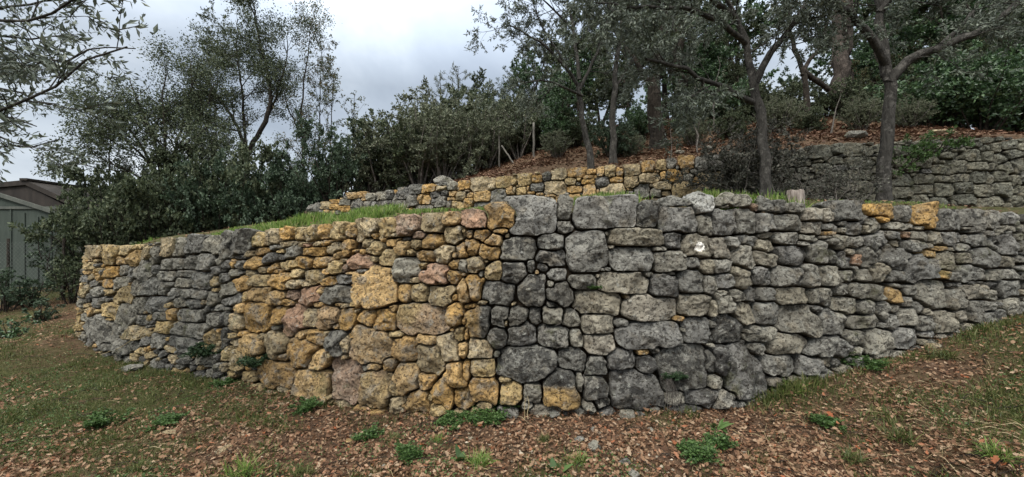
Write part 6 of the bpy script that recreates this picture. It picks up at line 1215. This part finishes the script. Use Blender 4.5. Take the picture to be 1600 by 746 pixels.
for i, a in enumerate([
 ('rosette', 1122, 672, 'spiky green rosette on the leaves below the dark blocks', 1.25),
 ('leafy', 778, 648, 'tallest leafy weed growing against the foot of the wall at its middle', 1.9),
 ('leafy', 760, 662, 'spreading weed just left of the tallest leafy one', 1.3),
 ('leafy', 708, 662, 'dark leafy clump before the smallest ochre footing stones', 1.3),
 ('leafy', 638, 720, 'round bright leafy clump near the front left of the middle', 1.1),
 ('leafy', 576, 686, 'fine leafy clump touching the flat ochre stone', 1.1),
 ('tuft', 614, 690, 'bright grass tuft right of the fine leafy clump', 1.15),
 ('tuft', 686, 688, 'small bright grass tuft in the leaves near the middle', .75),
 ('broad', 722, 722, 'broad leafed weed in the tallest grass at the front', 1.3),
 ('tuft', 748, 728, 'dark grass tuft beside the broad leafed weed', 1.5),
 ('broad', 872, 738, 'broad pale green rosette at the bottom edge', 1.2),
 ('tuft', 905, 722, 'grass tuft behind the broad pale green rosette', 1.1),
 ('tuft', 850, 690, 'thin brownish grass tuft below the dark blocks', .9),
 ('leafy', 262, 662, 'low green weed patch in the leaves at the left', 1.4),
 ('leafy', 160, 665, 'soft green weed patch where lawn meets leaves', 1.4),
 ('leafy', 480, 642, 'green weed at the foot of the big ochre boulders', 1.3),
 ('tuft', 515, 632, 'grass tuft touching the big ochre boulders', 1.1),
 ('leafy', 355, 602, 'small weed under the left end of the ochre stones', 1.1),
 ('tuft', 215, 738, 'bright grass tuft at the lower left edge', 1.4),
 ('tuft', 380, 742, 'wide grass tuft at the bottom left of the middle', 1.9),
 ('tuft', 470, 744, 'dark grass tuft at the very bottom left of the middle', 1.6),
 ('leafy', 1290, 665, 'green weed in the grass under the right part of the wall', 1.2),
 ('tuft', 1410, 690, 'dark grass tuft at the lower right', 1.7),
 ('tuft', 1235, 612, 'tall grass tuft left of the upright tan stone', 1.8),
 ('leafy', 1345, 572, 'bright weed against the wall foot at the right', 1.8),
 ('leafy', 1120, 700, 'low dark weed below the spiky rosette', 1.2),
 ('tuft', 1475, 560, 'yellowish grass tuft near the low end of the wall at the right', 1.8),
 ('leafy', 1085, 715, 'small weed patch front right of the middle', 1.3),
 ('tuft', 1330, 720, 'grass tuft near the bottom right of the middle', 1.5),
 ('tuft', 1560, 715, 'grass tuft in the lower right corner', 1.6),
]): weed(a[0], a[1], a[2], a[3], 700+i, a[4])
for i, (px, py, lab, s_) in enumerate([
 (400, 572, 'dark fern growing from a crevice above the lowest ochre boulder', 1.5), (228, 530, 'green fern in the grey left part of the wall', 1.5),
 (325, 556, 'dark fern at the wall foot where grey stones meet ochre', 1.7), (925, 452, 'small moss tuft under the tall square block', .55),
 (1050, 590, 'grass growing from the rooty crevice of the dark blocks', .9)]):
    weed('fern' if i != 3 else 'leafy', 0, 0, lab, 800+i, s_, 'plants rooted in the front wall', 'wall_plant', tuple(on_face(px, py, .02)))
# dry roots and stems
def dry(name, label, paths, r=.004, mat='straw'):
    g = Grow(len(label)); b = np.array(paths[0][0], float)
    root = thing(name, label, 'dry plant', b)
    for P in paths: g.limb(P, r, r*.5, None, wig=.01)
    g.mesh_tubes('stem', g.tubes, M[mat], root, b); return root
dry('dry_root', 'bundle of pale dry roots spilling from a crevice to the ground', [[on_face(1044+k, 590, .06), on_face(1048+k*2.5, 612, .13), on_face(1052+k*4, 640, .16)] for k in range(-3, 5)], .0045, 'greytwig')
dry('dry_stalk', 'single dry stem standing against the grey left part of the wall', [[on_face(285, 548, .16), on_face(284, 500, .13), on_face(283, 425, .10)]], .006)
dry('dry_stalk', 'pair of straw stalks at the foot of the wall near its middle', [[on_face(820, 655, .22), on_face(821, 622, .18)], [on_face(825, 655, .23), on_face(824, 620, .18)]], .005)
dry('dry_vine', 'thin grey vines trailing over the middle of the dark blocks', [[on_face(900, 480, .11), on_face(893, 498, .14), on_face(870, 508, .12)], [on_face(915, 486, .13), on_face(914, 520, .12)], [on_face(905, 478, .12), on_face(925, 500, .13), on_face(928, 520, .11)], [on_face(912, 585, .12), on_face(914, 612, .13)]], .004, 'greytwig')
